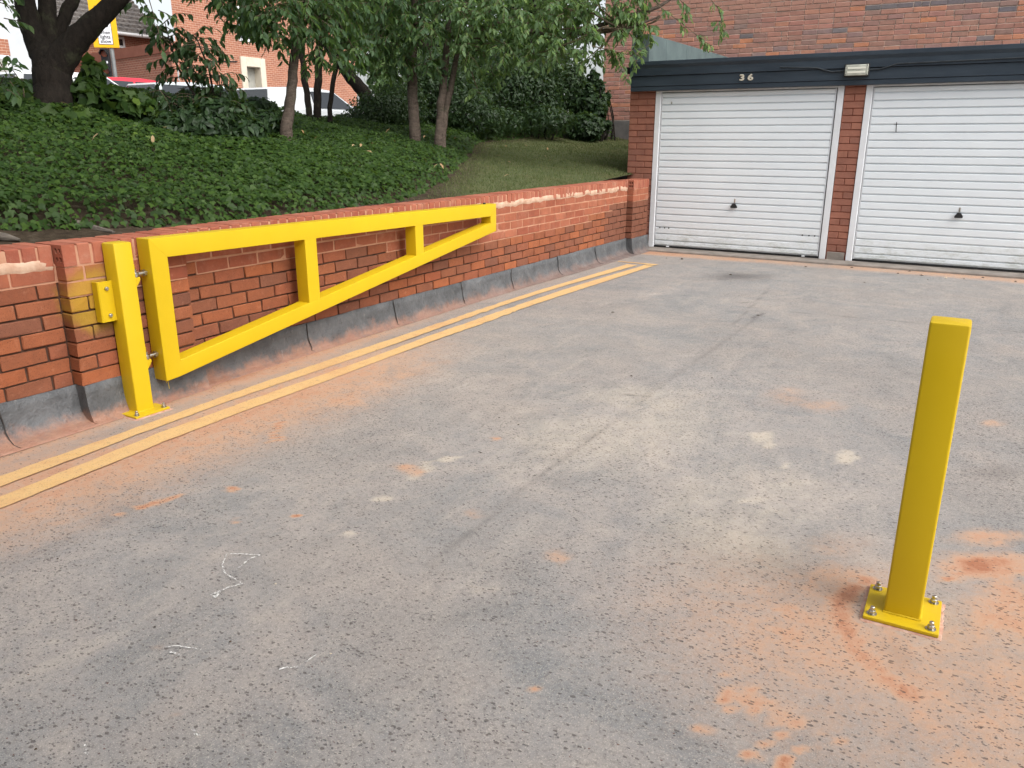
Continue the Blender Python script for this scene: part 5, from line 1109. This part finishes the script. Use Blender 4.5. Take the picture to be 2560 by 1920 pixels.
sr = MB().box(XB - 0.35, XB + 0.06, wy0, wy0 + 0.27, wz0, wz1).box(XB - 0.35, XB + 0.06, wy1 - 0.27, wy1, wz0, wz1).box(XB - 0.35, XB + 0.06, wy0 + 0.27, wy1 - 0.27, wz1 - 0.34, wz1).build('window_surround', M['cream'], hb, 0.01)
wn = MB().box(XB - 0.34, XB - 0.30, wy0 + 0.27, wy1 - 0.27, 3.15, wz1 - 0.34).build('blind', M['blind'], hb); MB().box(XB - 0.34, XB - 0.30, wy0 + 0.27, wy1 - 0.27, wz0, 3.15).build('pane', M['glass'], hb)
MB().prism([(XB + .2, yl_ - .1), (XB + .2, yr_ + .2), (-29, yr_ + .2), (-29, bk)], 9.003, 9.3, 2).build('roof', plain('dark_slate', srgb(70, 70, 74), srgb(90, 88, 88), 3, 0.8), hb)
uw = onp(622, 70, 0, XB); w2 = MB().box(XB - 0.05, XB + 0.03, uw[1] - .55, uw[1] + .55, uw[2] - .5, uw[2] + .7).build('window', M['upvc'], hb); MB().box(XB - 0.04, XB + 0.036, uw[1] - .46, uw[1] + .46, uw[2] - .4, uw[2] + .6).build('pane', M['glass'], w2)
MB().tube([(XB + 0.03, 21.2, 4.03), (XB + 0.03, 22.55, 4.12)], 0.02, 6).build('cable', M['dark_rubber'], hb)
# small house with tiled roof
hc = empty('tiled_house', (0, 0, 0)); tag(hc, 'small brick house with grey tiled roof and white gutter', 'house')
XH = -29.5; e0 = onp(150, 62, 0, XH); e1 = onp(384, 96, 0, XH); ez = float(onp(330, 88, 0, XH)[2]); hy0, hy1 = float(e0[1]) - 3, float(e1[1]) + 0.3
MB().box(XH - 8, XH, hy0, hy1, ROADZ, ez).build('wall', M['far_brick'], hc)
def tile_mat():
    k = NM('roof_tile', 0.9, 0.15); p = k.sep(k.co()); wv = k.math('SINE', k.math('MULTIPLY', p[1], 2 * math.pi / 0.28))
    c = k.ramp(k.noise(6, 5, 0.7), (0.3, srgb(92, 90, 90)), (0.7, srgb(130, 124, 118))); c = k.mix(k.math('MULTIPLY', k.sm(k.noise(18, 4, .7), .6, .75), .4), c, srgb(160, 152, 140))
    return k.out(c, None, k.bump(k.math('ADD', k.math('MULTIPLY', wv, 0.5), k.noise(20, 3)), 0.9, 0.06))
M['tile'] = tile_mat()
rz = 8; rb = MB(); nr = 22; run, rise = 5.2, 4.4
for i in range(nr):
    t0, t1 = i / nr, (i + 1) / nr; xa, xb_ = XH + 0.35 - t0 * run, XH + 0.35 - t1 * run - 0.06; za, zb_ = ez - 0.05 + t0 * rise, ez - 0.05 + t1 * rise; sh = 1.0
    ye0, ye1 = hy0 - 0.3, hy1 + 0.15 - t0 * 0.2
    rb.add([(xa, ye0, za), (xa, ye1, za), (xb_, ye1, zb_), (xb_, ye0, zb_), (xa, ye0, za + 0.09), (xa, ye1, za + 0.09), (xb_, ye1, zb_ + 0.02), (xb_, ye0, zb_ + 0.02)], [(0, 1, 2, 3), (4, 7, 6, 5), (0, 4, 5, 1), (1, 5, 6, 2), (2, 6, 7, 3), (3, 7, 4, 0)])
rb.build('roof', M['tile'], hc)
MB().prism([(XH, ez - .06), (XH - 5.0, ez + 4.2), (XH - 10, ez - .06)], hy1 - 0.25, hy1, 1).build('gable', M['far_brick_x'], hc)
MB().tube([(XH + 0.42, hy0 - 0.3, ez - 0.04), (XH + 0.42, hy1 + 0.1, ez - 0.04)], 0.075, 10).build('gutter', M['upvc'], hc)
gw = onp(297, 104, 0, XH); w2 = MB().box(XH - 0.05, XH + 0.05, gw[1] - .42, gw[1] + .25, gw[2] - .25, gw[2] + .2).build('window', M['upvc'], hc); MB().box(XH - 0.04, XH + 0.056, gw[1] - .32, gw[1] + .15, gw[2] - .15, gw[2] + .1).build('pane', M['glass'], w2)
# boundary wall between the two houses
A0 = at(120, 149, 33.5); A1 = at(436, 117, 26.4); zt = 4.25
bw = empty('boundary_wall', (0, 0, 0)); tag(bw, 'long brick boundary wall with stone coping behind the yellow sign', 'wall')
dv = np.array([A1[0] - A0[0], A1[1] - A0[1]]); L_ = float(np.hypot(*dv)); an = math.atan2(dv[1], dv[0])
o = MB().box(0, L_, -0.15, 0.0, ROADZ - 0.1, zt - 0.16).build('wall', M['far_brick_x'], bw); o2 = MB().box(0, L_, -0.2, 0.06, zt - 0.16, zt + 0.18).build('coping', plain('stone_coping', srgb(158, 104, 86), srgb(140, 90, 74), 3, 0.9), bw)
o3 = MB().box(0, L_, -0.001, 0.05, zt - 0.25, zt - 0.2).build('string_course', M['far_brick_x'], bw); o4 = MB().box(0, L_, -0.001, 0.04, zt - 1.10, zt - 1.04).build('string_course', M['far_brick_x'], bw)
bw.location = (A0[0], A0[1], 0); bw.rotation_euler = (0, 0, an)
# white rendered house
wh = empty('white_house', (0, 0, 0)); tag(wh, 'white rendered house behind the large dark tree', 'house'); XW = -17.5 - 3
py1 = float(onp(112, 100, 0, XW)[1]); wq = onp(18, 150, 0, XW)
MB().box(XW - 8, XW, py1 - 12, py1, ROADZ, 9).build('wall', M['white_render'], wh)
wl = onp(4, 150, 0, XW); wr = onp(22, 150, 0, XW); ztp = float(onp(12, 138, 0, XW)[2])
w2 = MB().box(XW - .05, XW + .05, wr[1] - 1.5, wr[1], ztp - 1.7, ztp).build('window', M['upvc'], wh); MB().box(XW - .04, XW + .056, wr[1] - 1.4, wr[1] - .1, ztp - 1.6, ztp - .1).build('pane', M['blind'], w2); MB().box(XW - .05, XW + .04, wr[1] - 1.6, wr[1] + .05, ztp + .001, ztp + .42).build('lintel', M['far_brick'], wh)

# ---- sign and flashing lights
sg = empty('road_sign', (0, 0, 0)); tag(sg, 'yellow-backed speed limit sign above twin amber warning lights on a grey pole', 'sign')
XS = -18.6; pS = onp(272, 150, 0, XS); SY = float(pS[1]); M['pole'] = plain('galvanised_pole', srgb(138, 142, 142), srgb(120, 124, 124), 4, 0.5, 0.4, 0.3)
view = math.atan2(CAM[1] - SY, CAM[0] - XS) ; fa = view - math.radians(14)
sg.location = (XS, SY, ROADZ); sg.rotation_euler = (0, 0, fa + math.pi / 2)     # local -Y faces the yard
zof = lambda px, py: float(onp(px, py, 0, XS)[2]) - ROADZ
zb0 = zof(262, 119); zb1 = zof(255, -60); kx = 1.0 / (FPX / float((np.array([XS, SY, 2]) - CAM) @ CF))
MB().tube([(0.10, 0.06, -0.2), (0.10, 0.06, zb1 + 0.1)], 0.06, 12).build('pole', M['pole'], sg, sm=40)
M['sign_yellow'] = plain('sign_yellow', srgb(232, 178, 26), None, rough=0.4); M['sign_white'] = plain('sign_white', srgb(222, 226, 230), None, rough=0.4); M['sign_black'] = plain('sign_black', (0.012, 0.012, 0.014, 1), None, rough=0.5)
bwid = 58 * kx; MB().box(-bwid / 2, bwid / 2, -0.03, -0.01, zb0, zb1).build('board', M['sign_yellow'], sg, 0.008)
pw_ = 31 * kx; pz0 = zb0 + 8 * kx; pz1 = zb0 + 92 * kx
MB().box(-pw_ / 2 - 0.012, pw_ / 2 + 0.012, -0.034, -0.031, pz0 - 0.012, pz1 + 0.012).build('plate_border', M['sign_black'], sg); MB().box(-pw_ / 2, pw_ / 2, -0.038, -0.0345, pz0, pz1).build('plate', M['sign_white'], sg)
tm = lambda z: Matrix.Translation((0, -0.039, z)) @ Matrix.Rotation(math.pi / 2, 4, 'X')
for s, sz_, dz in (('show', .115, 6), ('lights', .115, 16), ('when', .115, 26)): text_mesh('lettering', s, sz_ * 1.15, 0.001, M['sign_black'], sg, tm(pz0 + dz * kx), 0.002, 1.0)
text_mesh('lettering', '20', 0.30, 0.001, M['sign_black'], sg, tm(pz0 + 46 * kx), 0.004, 0.9)
M['amber'] = plain('amber_lens', srgb(120, 62, 40), None, rough=0.25)
hz1 = zb0 - 0.02; hz0 = hz1 - 64 * kx
MB().box(-0.17, 0.05, -0.14, -0.0, hz0, hz1).build('signal_head', M['sign_black'], sg, 0.02, 2)
for z in (hz1 - 13 * kx, hz0 + 13 * kx):
    MB().cyl((-0.06, -0.165, z), 0.085, 0.02, 18, 1).build('lamp', M['amber'], sg)
    V = []; n = 12
    for yy, rr in ((-0.141, 0.10), (-0.33, 0.105)):
        for q in range(n): th = math.radians(200 - 220 * q / (n - 1)); V.append((-0.06 + rr * math.cos(th), yy + (0.06 * (math.sin(th) < 0)), z + rr * math.sin(th)))
    hood = MB().add(V, [(q, q + 1, n + q + 1, n + q) for q in range(n - 1)]).build('hood', M['sign_black'], sg, sm=60); md = hood.modifiers.new('solid', 'SOLIDIFY'); md.thickness = 0.008
MB().box(-0.035, 0.005, -0.145, -0.1405, (hz0 + hz1) / 2 - .03, (hz0 + hz1) / 2 + .03).build('label_plate', M['sign_white'], sg)

# ---- parked cars
def car(label, col, y0_, x0_, flip, hgt_=1.5, L=4.2, z0=ROADZ, rear=True):
    r = empty('parked_car', (x0_, y0_, z0), 0); r.rotation_euler = (0, 0, math.pi / 2 if not flip else -math.pi / 2); tag(r, label, 'car', 'cars parked across the road')
    pm = NM('car_paint_' + label.split()[0], 0.22, 0.5); pm.b.inputs['Coat Weight'].default_value = 0.6; pm.out(col); pt = pm.m
    H = hgt_; w = 0.86; bel = 0.60 * H
    prof = [(-L / 2, .32), (-L / 2 + .02, .60), (-L / 2 + .10, bel), (-L * .18, bel + .03), (L * .22, bel + .02), (L * .44, bel - .10), (L / 2 - .02, .62), (L / 2, .34), (L / 2 - .1, .20), (-L / 2 + .1, .20)]
    MB().prism(prof, -w, w, 1).build('body', pt, r, 0.06, 3, 50)
    # cabin: lofted, narrower at the roof
    lo = [(-L / 2 + .14, bel - .02), (L * .27, bel - .02)]; up_ = [(-L / 2 + .42, H - .05), (-L * .08, H), (L * .06, H - .02)]
    wl_, wu = w - .05, w - .24; V = []; ring = [(-L / 2 + .14, bel - .02, wl_), (-L / 2 + .38, H - .06, wu), (-L * .2, H - .005, wu - .02), (-L * .05, H, wu - .02), (L * .09, H - .05, wu), (L * .29, bel - .02, wl_)]
    for sy in (-1, 1): V += [(x, sy * ww, z) for x, z, ww in ring]
    n = 6; MB().add(V, [tuple(range(n)), tuple(range(2 * n - 1, n - 1, -1))] + [(i, n + i, n + i + 1, i + 1) for i in range(n - 1)] + [(n - 1, 2 * n - 1, n, 0)]).build('cabin', pt, r, 0.05, 3, 50)
    def pane(q, nm='window'):
        q = [np.array(p, float) for p in q]; nn_ = np.cross(q[1] - q[0], q[2] - q[0]); nn_ /= np.linalg.norm(nn_); ctr = sum(q) / len(q)
        if nn_ @ (ctr - np.array([0, 0, 0.9])) < 0: nn_ = -nn_
        k = len(q); MB().add([p + nn_ * .012 for p in q] + [p - nn_ * .02 for p in q], [tuple(range(k)), tuple(range(2 * k - 1, k - 1, -1))] + [(i, (i + 1) % k, k + (i + 1) % k, k + i) for i in range(k)]).build(nm, M['glass'], r)
    def lerp(z): t = (z - bel) / (H - bel); return wl_ + (wu - wl_) * t
    zl, zh = bel + .04, H - .11
    for sy in (-1, 1):
        for xa, xb_, xc, xd in ((-L / 2 + .30, -L * .13, -L * .13, -L / 2 + .46), (-L * .11, L * .235, L * .085, -L * .11)):
            if not rear and xa < -L * .2: continue
            pane([(xa, sy * lerp(zl), zl), (xb_, sy * lerp(zl), zl), (xc, sy * lerp(zh), zh), (xd, sy * lerp(zh), zh)])
    pane([(L * .275, -wl_ + .1, zl), (L * .275, wl_ - .1, zl), (L * .115, wu - .08, zh), (L * .115, -wu + .08, zh)], 'windscreen'); pane([(-L / 2 + .165, -wl_ + .1, zl), (-L / 2 + .165, wl_ - .1, zl), (-L / 2 + .335, wu - .08, zh), (-L / 2 + .335, -wu + .08, zh)], 'rear_window')
    for x in (-L * .3, L * .31):
        for sy in (-1, 1):
            wv = MB().cyl((x, sy * (w - .1) - .1, .31), .31, .2, 20, 1).build('wheel', M['dark_rubber'], r, 0.02); MB().cyl((x, sy * (w - .1) - .105, .31), .2, .21, 14, 1).build('rim', M['pole'], wv)
    for sy in (-1, 1):
        MB().box(L / 2 - .12, L / 2 + .005, sy * .62 - .16, sy * .62 + .16, .56, .70).build('headlight', M['lens'], r, .01); MB().box(-L / 2 - .01, -L / 2 + .1, sy * .70 - .1, sy * .70 + .1, .58, .85).build('tail_light', M['amber'], r, .01)
        MB().box(L * .2, L * .25, sy * (w + .02) - .09, sy * (w + .02) + .09, bel - .02, bel + .12).build('wing_mirror', pt, r, .02)
    return r
yc = lambda px, py, X_: float(onp(px, py, 0, X_)[1])
car('bright red hatchback parked across the road behind the ivy', (0.55, 0.02, 0.04, 1), yc(338, 215, -16.5), -16.5, False, 1.62, 4.0)
car('silver hatchback parked beside the red one across the road', (0.50, 0.55, 0.56, 1), yc(500, 235, -15.0), -15.0, False, 1.50, 4.2)
car('white estate car parked nearest, partly hidden by slender trunks', (0.74, 0.77, 0.78, 1), yc(765, 250, -13.0), -13.0, False, 1.42, 4.5, rear=False)
car('white car glimpsed right of the large dark tree trunk', (0.70, 0.72, 0.72, 1), yc(195, 230, -14.5), -14.5, False, 1.50, 4.0)

# ------------------------------------------------------------------ unseen building, added to shade the near face of the bollard
M['shade_building_render'] = plain('shade_building_grey', srgb(120, 119, 116), srgb(136, 134, 130), 3, 0.95, bump=0.5)
ob = empty('added_shade_building', (0, 0, 0)); tag(ob, 'plain grey building added out of view to shade the bollard', 'building')
MB().box(-1.5, 11, -9, -1.5, -0.1, 5.2).build('wall', M['shade_building_render'], ob)
MB().box(-1.7, 11.2, -9.2, -1.4, 5.203, 5.35).build('roof_edge', M['black_wood'], ob)
for x in (0.6, 3.6, 6.6):
    w2 = MB().box(x, x + 1.2, -1.53, -1.46, 3.2, 4.5).build('window', M['upvc'], ob); MB().box(x + .08, x + 1.12, -1.54, -1.453, 3.28, 4.42).build('pane', M['glass'], w2)
